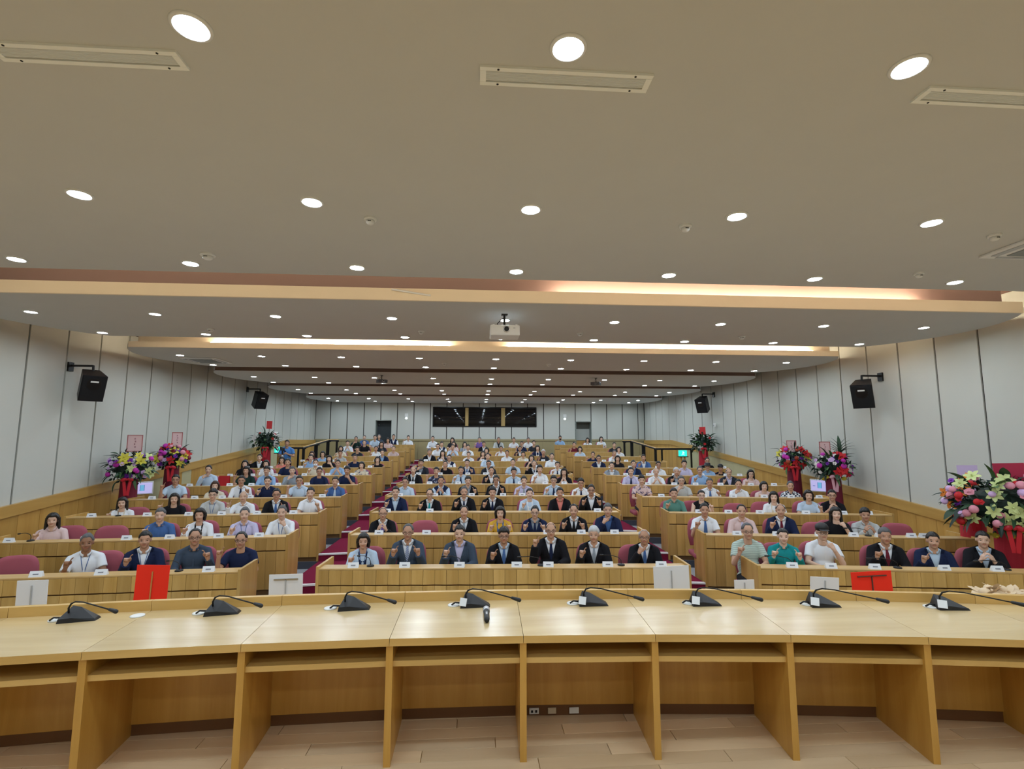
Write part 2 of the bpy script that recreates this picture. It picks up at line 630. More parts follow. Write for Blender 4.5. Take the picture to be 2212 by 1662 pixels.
def ceiling_panel(i, y0, y1):
    p = MB().prism(panel_outline(i, y0, y1), CEIL, CEIL + 0.10).build('ceiling_panel', M_CEIL)
    tag(p, '%s hanging ceiling panel counted from the stage' % ORD[i], kind='structure')
    if i:
        # cove lip along the front edge and the riser behind it
        hl = (0, 0.16, 0.11, 0.10, 0.10, 0.10)[i]
        f = M_FASCIA if i < 3 else plain('shaded_fascia', (0.20, 0.13, 0.10), 0.85)  # rear fascias are cream too, the shade of unlit gaps is in the brown
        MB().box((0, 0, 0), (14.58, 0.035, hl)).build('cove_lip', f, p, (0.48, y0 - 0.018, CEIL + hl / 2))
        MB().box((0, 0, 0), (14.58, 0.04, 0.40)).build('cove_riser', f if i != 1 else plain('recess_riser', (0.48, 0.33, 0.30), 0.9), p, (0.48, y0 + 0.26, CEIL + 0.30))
        tubes = {1: [(1.05, 6.4)], 2: [(-5.35, -0.35), (0.62, 7.3)]}.get(i, [])
        for a, b in tubes:
            x = a
            while x < b - 0.3:
                x1 = min(x + 1.2, b)
                t = MB().box((0, 0, 0), (x1 - x - 0.02, 0.03, 0.03), None, 0.008).build('cove_tube', M_TUBE, p, ((x + x1) / 2, y0 + 0.11, CEIL + 0.125))
                x = x1
        if i == 2:       # short tubes in the two ends throw light on the walls
            for x, yy in ((-6.75, y0 + 0.75), (7.75, y0 + 0.75)):
                MB().box((0, 0, 0), (0.03, 0.8, 0.03), None, 0.008).build('cove_tube', M_TUBE, p, (x, yy, CEIL + 0.17))
        if i == 1:
            for x, yy in ((7.75, y0 + 0.85),):
                MB().box((0, 0, 0), (0.03, 0.9, 0.03), None, 0.008).build('cove_tube', M_TUBE, p, (x, yy, CEIL + 0.17))
            MB().tube([(-1.12, y0 - 0.08, CEIL + 0.13), (-0.62, y0 - 0.04, CEIL + 0.07)], 0.012).build('loose_tube', M_WHITEP, p)
    if i < 2:            # added unseen tubes on the rear edge, put in to brighten the next fascia
        x = -6.4
        while x < 7.3:
            MB().box((0, 0, 0), (1.16, 0.03, 0.03), None, 0.008).build('cove_tube', M_ADDED_TUBE, p, (x + 0.6, y1 - 0.05, CEIL + 0.118))
            x += 1.2
    return p


for i, (a, b) in enumerate(PANELS):
    ceiling_panel(i, a, b)


# ------------------------------------------------------------------ downlights
LROWS = [-1.35, 0.42, 2.12, 3.76, 5.22, 7.42, 8.79, 11.03, 12.39, 14.60, 15.97, 18.15, 19.53, 21.82, 23.21]
LVIS = {2: 1, 3: 2, 4: 3}
trim_me = MB().lathe([(0.066, 0.004), (0.066, -0.006), (0.074, -0.012), (0.086, -0.008), (0.088, 0.004)], seg=24).mesh('trim_ring', M_WHITEP, True)
lens_bm = bmesh.new()
bmesh.ops.create_circle(lens_bm, cap_ends=True, segments=14, radius=0.0665)
for f in lens_bm.faces:
    if f.normal.z > 0:
        f.normal_flip()
lens_me = bpy.data.meshes.new('lens')
lens_bm.to_mesh(lens_me)
lens_bm.free()
lens_me.materials.append(M_LAMP)
for r, y in enumerate(LROWS):
    for k in range(-4, 5):
        x = 0.41 + 1.69 * k
        if r < 2:
            lab, grp = 'round recessed downlight in the stage ceiling behind the photographer', 'downlights behind the photographer'
        elif abs(k) > LVIS.get(r, 4):
            lab, grp = 'round recessed downlight of the first ceiling panel beyond the photo edge', 'downlights beyond the photo edge'
        else:
            lab = 'round downlight, %s from left in %s lamp row from the stage' % (ORD[k + LVIS.get(r, 4)], ORD[r - 2])
            grp = 'recessed ceiling downlights'
        o = empty('ceiling_downlight', (x, y, CEIL), 0, lab, 'downlight', grp)
        link('trim_ring', trim_me, o)
        link('lens', lens_me, o, (0, 0, -0.007))


# ------------------------------------------------------------------ things on the ceiling
def ac_grille(x0, x1, y0, y1, lab):
    o = empty('air_grille', ((x0 + x1) / 2, (y0 + y1) / 2, CEIL), 0, lab, 'air grille', 'ceiling air grilles')
    w, d = x1 - x0, y1 - y0
    fr = MB()
    for s in (-1, 1):
        fr.box((0, s * (d / 2 - 0.012), -0.006), (w, 0.024, 0.014)).box((s * (w / 2 - 0.015), 0, -0.006), (0.03, d - 0.05, 0.014))
    fr.build('frame', plain('grille_paint', (0.88, 0.89, 0.84), 0.5), o)
    box_obj('backing', (0, 0, -0.001), (w - 0.04, d - 0.04, 0.002), plain('grille_dark', (0.42, 0.45, 0.46), 0.7), o)
    ns = 7
    sm = MB().box((0, 0, 0), (w - 0.06, 0.007, 0.008), Matrix.Rotation(0.5, 4, 'X')).mesh('slat', plain('grille_slat', (0.75, 0.78, 0.78), 0.5))
    for k in range(ns):
        link('slat', sm, o, (0, -d / 2 + 0.03 + (d - 0.06) * (k + 0.5) / ns, -0.006))
    bm_ = MB().ell((0, 0, 0), (0.006, 0.006, 0.003)).mesh('screw', M_BLACK)
    for sx in (-1, 1):
        for sy in (-1, 1):
            link('screw', bm_, o, (sx * (w / 2 - 0.09), sy * (d / 2 - 0.012), -0.014))


ac_grille(0.0, 0.868, 2.255, 2.38, 'long white slotted air grille beside the middle near downlight')
ac_grille(-2.29, -1.43, 2.265, 2.385, 'long white slotted air grille at the upper left of the ceiling')
ac_grille(2.32, 3.18, 2.235, 2.355, 'long white slotted air grille at the upper right of the ceiling')


def cassette(x, y, w, d, lab):
    o = empty('ceiling_cassette', (x, y, CEIL), 0, lab, 'air conditioner', 'ceiling air conditioners')
    MB().box((0, 0, -0.012), (w, d, 0.024), None, 0.008).build('face_plate', M_WHITEP, o)
    box_obj('intake_grille', (0, 0, -0.026), (w * 0.6, d * 0.6, 0.012), plain('intake', (0.25, 0.27, 0.27), 0.7), o)
    for s in (-1, 1):
        box_obj('louvre', (0, s * d * 0.41, -0.026), (w * 0.7, d * 0.07, 0.008), M_GREYP, o)
        box_obj('louvre', (s * w * 0.41, 0, -0.026), (w * 0.07, d * 0.7, 0.008), M_GREYP, o)


cassette(5.42, 4.20, 0.95, 0.50, 'square ceiling air conditioner at the far right edge above the stage')
cassette(-6.15, 11.68, 0.80, 0.75, 'flat ceiling air conditioner on the third panel near left wall')


def detector(x, y, r, lab):
    o = empty('smoke_detector', (x, y, CEIL), 0, lab, 'smoke detector', 'round ceiling detectors')
    MB().lathe([(r, 0.004), (r, -0.014), (r * 0.9, -0.02)], seg=20).build('base_plate', M_WHITEP, o, smooth=False)
    MB().lathe([(r * 0.68, -0.018), (r * 0.66, -0.04), (r * 0.45, -0.052), (r * 0.1, -0.054)], seg=20).build('sensor_head', M_WHITEP, o, smooth=True)
    box_obj('sensor_slot', (0, -r * 0.6, -0.034), (r * 0.5, 0.012, 0.006), M_BLACK, o)


for x, y, r, lab in ((-0.893, 4.02, 0.052, 'white round smoke detector left of the middle near downlight'), (1.758, 3.97, 0.052, 'white round smoke detector right of the middle near downlight'),
                     (4.577, 3.96, 0.052, 'white round smoke detector beside the far right air conditioner'), (-2.66, 4.95, 0.07, 'flat round ceiling plate beside the left downlight near recess'),
                     (4.795, 4.96, 0.05, 'small ceiling detector near the right end of the recess'), (-0.943, 8.30, 0.055, 'small white detector on second panel left of projector'),
                     (1.736, 8.25, 0.055, 'small white detector on second panel right of projector'), (4.616, 8.30, 0.055, 'small white detector on second panel at right'),
                     (-4.377, 8.385, 0.055, 'small white detector on second panel at left'), (-0.777, 11.74, 0.06, 'small white detector on third panel left of middle lamps'),
                     (1.692, 11.70, 0.06, 'small white detector on third panel right of middle lamps')):
    detector(x, y, r, lab)


def projector(x, y, sc, lab, dark=False, rot=0.0):
    o = empty('projector', (x, y, CEIL), rot, lab, 'projector')
    body = M_WHITEP if not dark else plain('dim_projector', (0.12, 0.12, 0.13), 0.5)
    w, d, h, z = 0.42 * sc, 0.34 * sc, 0.15 * sc, -0.27 * sc
    m = MB().box((0, 0, z), (w, d, h), None, 0.018 * sc)
    m.build('body', body, o)
    MB().lathe([(0.05 * sc, -0.012 * sc), (0.05 * sc, 0.0), (0.036 * sc, 0.006 * sc)], (0, 0, 0), 20, 'Y').build('lens_ring', M_CHROME, o, (0.02 * sc, -d / 2 - 0.004 * sc, z + 0.012 * sc), (0, 0, pi))
    MB().lathe([(0.034 * sc, -0.006 * sc), (0.034 * sc, 0.012 * sc), (0.012 * sc, 0.016 * sc)], (0, 0, 0), 18, 'Y').build('lens', M_BLACK, o, (0.02 * sc, -d / 2 - 0.008 * sc, z + 0.012 * sc), (0, 0, pi))
    for s in (-1, 1):
        MB().lathe([(0.02 * sc, 0), (0.02 * sc, 0.02 * sc)], seg=10).build('foot', M_WHITEP, o, (s * w * 0.4, -d * 0.3, z + h / 2))
    box_obj('vent_strip', (0.13 * sc, -d / 2 - 0.002, z + 0.03 * sc), (0.03 * sc, 0.004, 0.012 * sc), M_GREYP, o)
    MB().tube([(0, 0.02, 0), (0, 0.02, z + h / 2)], 0.016 * sc).build('mount_pole', M_BLACKM, o)
    MB().box((0, 0.02, -0.006), (0.09 * sc, 0.09 * sc, 0.012)).build('mount_plate', M_BLACKM, o)
    MB().box((0, 0.02, z + h / 2 + 0.012 * sc), (0.12 * sc, 0.10 * sc, 0.018 * sc)).build('mount_bracket', M_BLACKM, o)
    MB().tube([(0.0, 0.03, -0.04 * sc), (-0.05 * sc, 0.03, -0.08 * sc), (-0.10 * sc, 0.04, -0.13 * sc), (-0.10 * sc, 0.05, -0.18 * sc), (-0.06 * sc, 0.06, -0.20 * sc)], 0.006 * sc, 8).build('cable', M_BLACK, o)
    return o


projector(0.385, 7.07, 1.0, 'white projector hanging under the second ceiling panel, lens toward stage')
projector(-2.66, 14.1, 0.62, 'small dark hung projector on the fourth panel at left', True, 0.5)
projector(3.43, 14.2, 0.62, 'small dark hung projector on the fourth panel at right', True, -0.5)


# ------------------------------------------------------------------ loudspeakers
def speaker(side, y, z, sc, lab):
    s = 1 if side == 'left' else -1
    Xw = (XL if s > 0 else XR) + s * 0.02
    xs = Xw + s * 0.42
    o = empty('wall_speaker', (Xw, y, z), 0, lab, 'speaker', 'black wall speakers')
    rot = Matrix.Rotation(s * 0.85, 4, 'Z') @ Matrix.Rotation(0.42, 4, 'X')
    loc = Vector((xs - Xw, 0, 0))
    w, d, h = 0.37 * sc, 0.36 * sc, 0.50 * sc
    b = MB()
    b.prism([(-w / 2, -d / 2), (w / 2, -d / 2), (w * 0.36, d / 2), (-w * 0.36, d / 2)], -h / 2, h / 2)
    co = b.build('cabinet', M_BLACK, o, loc, rot.to_euler())
    MB().box((0, -d / 2 - 0.012, 0), (w * 0.94, 0.022, h * 0.95), None, 0.01).build('grille', plain('speaker_cloth', (0.008, 0.008, 0.009), 0.9, bump=0.5, bscale=600), o, loc, rot.to_euler())
    MB().box((0, -d / 2 - 0.026, h * 0.28), (w * 0.32, 0.006, h * 0.06)).build('badge', M_WHITEP, o, loc, rot.to_euler())
    MB().tube([(0, -d / 2 - 0.022, h * 0.18), (0, -d / 2 - 0.026, h * 0.18)], w * 0.30, 20).build('driver_ring', M_BLACKM, o, loc, rot.to_euler())
    zt = h * 0.5 + 0.10
    MB().box((s * 0.015, 0.02, zt), (0.03, 0.12, 0.17)).build('wall_plate', M_BLACKM, o)
    MB().box(((xs - Xw) / 2, 0.02, zt + 0.02), (xs - Xw, 0.035, 0.035)).tube([(xs - Xw, 0.02, zt + 0.03), (xs - Xw, 0.03, h * 0.4)], 0.02).build('arm', M_BLACKM, o)


speaker('left', 9.82, 3.42, 1.0, 'black speaker on the left wall, nearer the stage')
speaker('right', 9.62, 3.36, 1.0, 'black speaker on the right wall, nearer the stage')
speaker('left', 17.1, 3.74, 1.0, 'black speaker on the left wall, farther back')
speaker('right', 16.9, 3.67, 1.0, 'black speaker on the right wall, farther back')


# ------------------------------------------------------------------ rails, signs, screens, small wall fittings
def railing(pts, posts, lab):
    o = empty('handrail', pts[0], 0, lab, 'handrail', 'black handrails at the rear exits')
    P0 = Vector(pts[0])
    MB().tube([Vector(p) - P0 for p in pts], 0.035, 8).build('top_rail', M_BLACKM, o)
    MB().tube([Vector(p) - P0 + Vector((0, 0, 0.033)) for p in pts], 0.016, 8).build('rail_cap', M_EDGE, o)
    for (x, y, z, h, w) in posts:
        MB().box((0, 0, -h / 2), (w, 0.03, h)).box((w * 0.2, 0, -0.02), (w * 1.5, 0.04, 0.04)).build('post', M_BLACKM, o, Vector((x, y, z)) - P0)


zl = CAM_Z - 0.24
railing([(-6.80, 18.0, zl), (-6.03, 18.0, zl), (-5.75, 20.0, CAM_Z + 0.02), (-5.45, 20.3, CAM_Z + 0.02)],
        [(-6.18, 18.0, zl, 0.9, 0.06), (-6.02, 18.05, zl, 0.9, 0.09), (-5.89, 19.0, zl + 0.12, 0.9, 0.12), (-5.76, 20.0, zl + 0.25, 0.9, 0.12), (-5.5, 20.28, zl + 0.25, 0.9, 0.08)],
        'black handrail beside the rear left exit, behind cameraman')
railing([(8.0, 18.0, zl - .03), (6.53, 18.0, zl - .03), (6.26, 20.0, CAM_Z - 0.0), (5.98, 20.3, CAM_Z - 0.0)],
        [(7.85, 18.0, zl - .03, 0.9, 0.06), (6.75, 18.0, zl - .03, 0.9, 0.06), (6.53, 18.05, zl - .03, 0.9, 0.09), (6.4, 19.0, zl + 0.1, 0.9, 0.12), (6.26, 20.0, zl + 0.22, 0.9, 0.12), (6.04, 20.28, zl + 0.22, 0.9, 0.08)],
        'black handrail beside the rear right exit sign')


def exit_sign(x, y, z, rz, lab):
    o = empty('exit_sign', (x, y, z), rz, lab, 'exit sign', 'green exit signs')
    MB().box((0, 0, 0), (0.30, 0.06, 0.22), None, 0.01).build('sign_box', emis('exit_green', (0.02, 0.75, 0.62), 1.2, (0.02, 0.4, 0.3)), o)
    wm = emis('exit_white', (0.6, 1.0, 0.95), 1.4)
    MB().ell((0.0, -0.032, 0.055), (0.017, 0.006, 0.017)).box((0.0, -0.032, 0.012), (0.028, 0.008, 0.06), Matrix.Rotation(0.3, 4, 'Y')) \
        .box((-0.03, -0.032, -0.045), (0.06, 0.008, 0.016), Matrix.Rotation(-0.7, 4, 'Y')).box((0.028, -0.032, -0.045), (0.06, 0.008, 0.016), Matrix.Rotation(0.9, 4, 'Y')) \
        .box((0.04, -0.032, 0.02), (0.06, 0.008, 0.014), Matrix.Rotation(0.5, 4, 'Y')).build('running_figure', wm, o)
    MB().box((0.02, 0.03, -0.125), (0.36, 0.14, 0.025)).build('sign_shelf', M_BLACKM, o)
    MB().box((-0.04, 0.06, -0.45), (0.06, 0.06, 0.62)).box((0.09, 0.06, -0.45), (0.06, 0.06, 0.62)).build('sign_post', M_WAINS, o)


exit_sign(7.55, 18.05, CAM_Z - 0.43, 0.0, 'lit green exit sign under the rear right handrail')
exit_sign(-7.02, 18.4, CAM_Z - 0.30, -0.5, 'lit green exit sign half hidden behind the cameraman')


def screen(x, y, z, rz, w, h, lab):
    o = empty('wall_screen', (x, y, z), rz, lab, 'screen', 'small screens on the side walls')
    MB().box((0, 0, 0), (w + 0.05, 0.05, h + 0.05), None, 0.01).build('bezel', M_WHITEP, o)
    MB().box((0, -0.028, 0), (w, 0.004, h)).build('display', emis('screen_lilac', (0.62, 0.58, 1.0), 0.75, (0.02, 0.02, 0.02)), o)
    MB().box((-w * 0.01, -0.031, 0.005), (w * 0.24, 0.003, h * 0.55)).build('display_figure', emis('screen_cyan', (0.18, 0.55, 0.85), 0.75, (0.02, 0.02, 0.02)), o)
    MB().box((-w * 0.12, -0.0325, 0.005), (w * 0.025, 0.003, h * 0.55)).box((w * 0.10, -0.0325, 0.005), (w * 0.025, 0.003, h * 0.55)).box((-w * 0.33, -0.0325, -0.01), (w * 0.14, 0.003, h * 0.06)).build('display_bars', emis('screen_blue', (0.12, 0.2, 0.6), 0.6, (0.02, 0.02, 0.02)), o)
    MB().box((0, 0.06, 0), (0.1, 0.1, 0.1)).build('wall_mount', M_BLACKM, o)


screen(-7.35, 11.75, 1.355, 0.75, 0.36, 0.23, 'small lit screen on the left wall under a flower stand')
screen(7.95, 11.25, 1.375, -0.85, 0.36, 0.24, 'small lit screen on the right wall below a flower stand')

for x, lab in ((-3.375, 'white emergency lamp on back wall, left of the booth window'), (4.296, 'white emergency lamp on back wall, right of the booth window')):
    o = empty('emergency_lamp', (x, YB + 0.02, 3.57), 0, lab, 'emergency lamp', 'emergency lamps')
    MB().box((0, -0.02, 0.06), (0.16, 0.08, 0.16), None, 0.01).build('housing', M_WHITEP, o)
    MB().ell((0, -0.04, -0.09), (0.07, 0.06, 0.06)).build('lamp_head', emis('emergency_glow', (0.9, 1, 1), 0.8), o, smooth=True)
for X, s, y, z, lab in ((XR, -1, 16.8, 2.95, 'small white motion sensor on the right wall above rear flower stand'), (XR, -1, 12.95, 1.90, 'small round white fitting on the right wall cap rail')):
    o = empty('wall_fitting', (X + s * 0.1, y, z), 0, lab, 'wall fitting')
    MB().box((0, 0, 0), (0.07, 0.09, 0.13), None, 0.02).build('housing', M_WHITEP, o)
    MB().ell((s * 0.035, 0, -0.01), (0.02, 0.03, 0.03)).build('sensor_dome', M_GREYP, o, smooth=True)

# ------------------------------------------------------------------ the long curved stage desk, bay by bay
def desk_y(x):
    return 3.325 - 0.0205 * (x + 0.3) ** 2


DIV = [-4.90, -4.02, -3.15, -2.28, -1.41, -0.53, 0.305, 1.145, 2.00, 2.84, 3.67, 4.50, 5.33]


def desk_frame(x):
    d = -0.041 * (x + 0.3)
    t = Vector((1, d, 0)).normalized()
    return Vector((x, desk_y(x), 0)), t, Vector((-t.y, t.x, 0))


BAYLAB = ['beyond left edge', 'outermost left', 'at the left edge', 'second from the left edge', 'third from the left edge', 'left of the handheld microphone bay',
          'holding the handheld microphone', 'with floor sockets inside', 'right of the floor sockets bay', 'third from the right edge', 'second from the right edge', 'at the right edge', 'beyond right edge']


def stage_bay(i):
    (a, ta, na), (b, tb, nb) = desk_frame(DIV[i]), desk_frame(DIV[i + 1])
    c = (a + b) / 2
    root = empty('stage_desk_bay', (c.x, c.y, STAGE), 0, 'honey wood bay of the curved stage desk, ' + BAYLAB[i], 'desk', 'bays of the stage desk')

    def q(d0, d1, g=0.0015, off=0.0):
        u = (b - a).normalized()
        return [((a + na * d0 + u * (g + off)) - c)[:2], ((b + nb * d0 - u * (g + off)) - c)[:2], ((b + nb * d1 - u * (g + off)) - c)[:2], ((a + na * d1 + u * (g + off)) - c)[:2]]
    MB().prism(q(-0.015, 0.72), 0.722, 0.75).build('desk_top', M_TOP, root)
    MB().prism(q(-0.016, 0.0), 0.705, 0.7495).build('top_edge', M_EDGE, root)
    MB().prism(q(0.705, 0.745), 0.745, 0.818).build('ledge', M_EDGE, root)
    MB().prism(q(0.02, 0.52, 0.0, 0.02), 0.572, 0.605).build('shelf', M_EDGE, root)
    MB().prism(q(0.52, 0.545, 0.0, 0.0), 0.075, 0.722).build('modesty_panel', M_STAGE, root)
    MB().prism(q(0.53, 0.55), 0.0, 0.075).build('plinth', plain('dark_plinth', (0.16, 0.07, 0.025), 0.6), root)
    for (p, t, nn) in ((a, ta, na), (b, tb, nb)) if i == len(DIV) - 2 else ((a, ta, na),):
        pts = [((p + nn * d + t * s) - c)[:2] for d, s in ((0.0, -0.021), (0.0, 0.021), (0.53, 0.021), (0.53, -0.021))]
        MB().prism(pts, 0.0, 0.7225).build('side_panel', M_STAGE, root)
    pts = [((p + nn * d) - c)[:2] for p, nn, d in ((a, na, 0.715), (b, nb, 0.715), (b, nb, 0.744), (a, na, 0.744))]
    MB().prism(pts, -STAGE * 0 + 0.0, 0.75).build('front_board', M_WOOD_V, root)


for i in range(len(DIV) - 1):
    stage_bay(i)

for x, wd, lab in ((0.43, 0.07, 'white double wall socket low inside the stage desk'), (0.56, 0.06, 'blank beige socket plate low inside the stage desk'), (0.72, 0.07, 'white rimmed socket plate low inside the stage desk')):
    o = empty('socket_plate', (x, desk_y(x) + 0.525, STAGE + 0.035), 0, lab, 'socket', 'sockets inside the stage desk')
    MB().box((0, -0.006, 0.0), (wd, 0.012, 0.04), None, 0.003).build('plate', M_WHITEP if wd > .065 else plain('beige_plate', (0.6, 0.5, 0.36), .5), o)
    if x < 0.5:
        MB().box((-0.015, -0.014, 0.0), (0.014, 0.006, 0.014)).box((0.015, -0.014, 0.0), (0.014, 0.006, 0.014)).build('outlet', M_BLACK, o)

# conference microphones on the stage desk
DT = STAGE + 0.75
mic_base = MB()
bv = [(-0.11, -0.055, 0), (0.11, -0.035, 0), (0.11, 0.035, 0), (-0.11, 0.06, 0), (-0.105, -0.05, 0.028), (0.10, -0.03, 0.014), (0.10, 0.03, 0.014), (-0.075, 0.055, 0.085), (-0.02, 0.045, 0.075), (-0.03, -0.045, 0.03)]
vv = [mic_base.bm.verts.new(v) for v in bv]
bmesh.ops.convex_hull(mic_base.bm, input=vv)
mic_base_me = mic_base.mesh('base', M_BLACK)
goose = [(-0.07, 0.0, 0.05), (-0.072, -0.003, 0.085), (-0.055, -0.01, 0.115), (-0.02, -0.03, 0.132), (0.05, -0.07, 0.135), (0.15, -0.13, 0.125), (0.27, -0.20, 0.112)]
goose_me = MB().tube(goose, [0.006] * 3 + [0.0045] * 4, 8).mesh('gooseneck', M_BLACKM, True)
head_me = MB().cap((0.265, -0.197, 0.113), (0.315, -0.226, 0.106), 0.010, 0.014).mesh('microphone_head', M_BLACK, True)
plate_me = MB().box((-0.088, -0.052, 0.045), (0.055, 0.006, 0.055), Matrix.Rotation(-0.5, 4, 'Z') @ Matrix.Rotation(-0.35, 4, 'X')).mesh('name_plate', M_CARD)
gro_me = MB().lathe([(0.045, 0.0), (0.045, 0.006), (0.036, 0.009)], seg=20).mesh('grommet', M_WHITEP, True)
cab_me = MB().tube([(-0.10, 0.01, 0.02), (-0.13, 0.0, 0.025), (-0.15, -0.01, 0.03), (-0.175, -0.005, 0.012)], 0.006, 8).mesh('cable', M_BLACK, True)
MICS = [(-2.70, 0.15), (-1.79, 0.10), (-0.88, 0.03), (0.0, -0.02), (0.885, -0.07), (1.73, -0.1), (2.60, -0.14), (3.49, -0.18)]
for i, (x, rz) in enumerate(MICS):
    o = empty('conference_microphone', (x, desk_y(x) + 0.575, DT), rz, 'black gooseneck microphone, %s from left on the stage desk' % ORD[i], 'microphone', 'stage desk microphones')
    link('base', mic_base_me, o)
    link('gooseneck', goose_me, o)
    link('microphone_head', head_me, o)
    link('cable', cab_me, o)
    if i >= 3:
        link('name_plate', plate_me, o)
GR = [-2.86, -2.36, -1.96, -1.06, -0.16, 0.735, 1.61, 2.49, 3.37]
for i, x in enumerate(GR):
    o = link('cable_grommet', gro_me, None, (x, desk_y(x) + 0.60, DT))
    tag(o, 'white round cable cover, %s from left on stage desk' % ORD[i], 'cable cover', 'cable covers on the stage desk')
# handheld microphone lying on the desk
o = empty('handheld_microphone', (0.079, 3.65, DT + 0.021), 0, 'black handheld wireless microphone lying on the stage desk', 'microphone')
MB().tube([(0, -0.125, 0), (0, -0.10, 0), (0, -0.03, 0), (0, 0.06, 0.0)], [0.015, 0.019, 0.0185, 0.021], 14).build('handle', M_BLACK, o, smooth=True)
MB().tube([(0, 0.058, 0), (0, 0.072, 0)], 0.0245, 14).build('collar_ring', M_CHROME, o, smooth=True)
MB().ell((0, 0.098, 0), (0.0255, 0.032, 0.0255)).build('grille_head', M_CHROME, o, smooth=True)
MB().box((0, -0.03, 0.0185), (0.012, 0.05, 0.002)).build('switch_plate', M_GREYP, o)


# cards on stakes standing in front of the stage desk
def stake_card(x, y, w, h, zc, mat, tilt, style, lab):
    o = empty('card_on_stake', (x, y, 0), 0, lab, 'card', 'cards on stakes before the stage')
    MB().lathe([(0.13, 0), (0.13, 0.012), (0.03, 0.03)], seg=20).build('base_plate', M_BLACKM, o)
    MB().tube([(0, 0.01, 0.02), (0, 0.01, zc + h * 0.3)], 0.007, 8).build('stake', M_CHROME, o)
    R = Matrix.Rotation(tilt, 4, 'Y')
    MB().box((0, 0, zc), (w, 0.006, h), R).build('board', mat, o)
    if style != 'plain':
        pm = M_GREYP if mat is M_CARD else plain('gilt_rod', (0.55, 0.25, 0.08), 0.5)
        if style == 'dark':
            pm = plain('dark_rod', (0.12, 0.05, 0.04), 0.5)
        MB().box((0, -0.008, zc - h * 0.08), (0.009, 0.008, h * 0.84), R).build('clip_rod', pm, o)
    if style in ('tee', 'dark'):
        MB().box((0, -0.008, zc + h * 0.33), (w * 0.72, 0.008, 0.010), R).build('cross_rod', pm if style == 'dark' else M_CHROME, o)


stake_card(-3.73, 4.66, 0.245, 0.26, 1.085, M_CARD, -0.02, 'rod', 'white card on a stake at the left edge before the stage desk')
stake_card(-2.77, 4.66, 0.27, 0.33, 1.16, M_REDC, 0.03, 'rod', 'red card on a stake at left before the stage desk')
stake_card(-1.65, 4.66, 0.285, 0.24, 1.11, M_CARD, -0.02, 'tee', 'white card with a tee shaped clip, left of centre desk')
stake_card(1.80, 4.66, 0.335, 0.25, 1.12, M_CARD, -0.02, 'rod', 'large white card hiding the right end of front centre desk')
stake_card(2.49, 4.66, 0.19, 0.14, 1.04, M_CARD, 0.0, 'rod', 'smallest white card just above the stage desk ledge')
stake_card(3.27, 4.66, 0.28, 0.18, 1.03, M_CARD, 0.06, 'rod', 'white card on a stake left of the right red card')
stake_card(3.74, 4.66, 0.40, 0.24, 1.045, M_REDC, -0.03, 'dark', 'wide red card on a stake at right before the stage desk')

# ------------------------------------------------------------------ audience desks
PW = 0.143
up_me = MB().box((0, 0, 0), (PW - 0.002, 0.022, 0.175), None, 0.004).mesh('upper_panel', M_WOOD_V)
lo_me = MB().box((0, 0, 0), (PW - 0.002, 0.022, 0.545), None, 0.004).mesh('lower_panel', M_WOOD_V)


def audience_desk(bk, n):
    xa, xb = BX[bk]
    if bk == 'L' and n >= 8:
        xa = [-5.6, -5.3, -5.0, -4.9, -4.9][n - 8]
    if bk == 'R' and n >= 7:
        xb = [7.45, 6.2, 5.9, 5.6, 5.6, 5.6][n - 7]
    if bk == 'L' and n in (6, 7):
        xa = [-6.8, -6.8][n - 6]
    ya, yb = row_y(n, xa), row_y(n, xb)
    if n == NROW and bk == 'C':
        return
    W = sqrt((xb - xa) ** 2 + (yb - ya) ** 2)
    ang = atan2(yb - ya, xb - xa)
    z0 = plat(n)
    root = empty('audience_desk', ((xa + xb) / 2, (ya + yb) / 2, z0), ang, 'long honey wood audience desk, %s row of the %s block' % (ROWN[n - 1], BLK[bk]), 'desk', 'rows of audience desks')
    MB().box((0, 0.022, 0.40), (W, 0.02, 0.80)).build('carcass', plain('carcass_dark', (0.14, 0.07, 0.02), 0.7), root)
    if n <= 7:
        cnt = int(W / PW)
        p = W / cnt
        for k in range(cnt):
            x = -W / 2 + p * (k + 0.5)
            yaw = 0.05 * (1 if k % 2 else -1) + random.uniform(-0.015, 0.015)
            for me, nm, zc in ((up_me, 'upper_panel', 0.728), (lo_me, 'lower_panel', 0.352)):
                o = link(nm, me, root, (x, 0.0, zc), (0, 0, yaw))
                o.scale.x = p / PW
    else:
        MB().box((0, 0.0, 0.728), (W, 0.022, 0.175)).build('upper_panel', M_WOOD_V, root)
        MB().box((0, 0.0, 0.352), (W, 0.022, 0.545)).build('lower_panel', M_WOOD_V, root)
    MB().box((0, 0.092, 0.826), (W, 0.208, 0.018), None, 0.003).build('ledge', M_WOOD_H, root)
    MB().box((0, 0.18, 0.755), (W - 0.04, 0.018, 0.10)).build('riser_board', M_WOOD_H, root)
    MB().box((0, 0.35, 0.70), (W - 0.04, 0.36, 0.025)).build('writing_top', M_WOOD_H, root)
    for s in (-1, 1):
        m = MB()
        m.box((s * (W / 2 + 0.0), 0.265, 0.43), (0.035, 0.56, 0.86), None, 0.004)
        m.build('end_panel', M_WOOD_V, root)


for bk in 'LCR':
    for n in range(1, NROW + 1):
        audience_desk(bk, n)


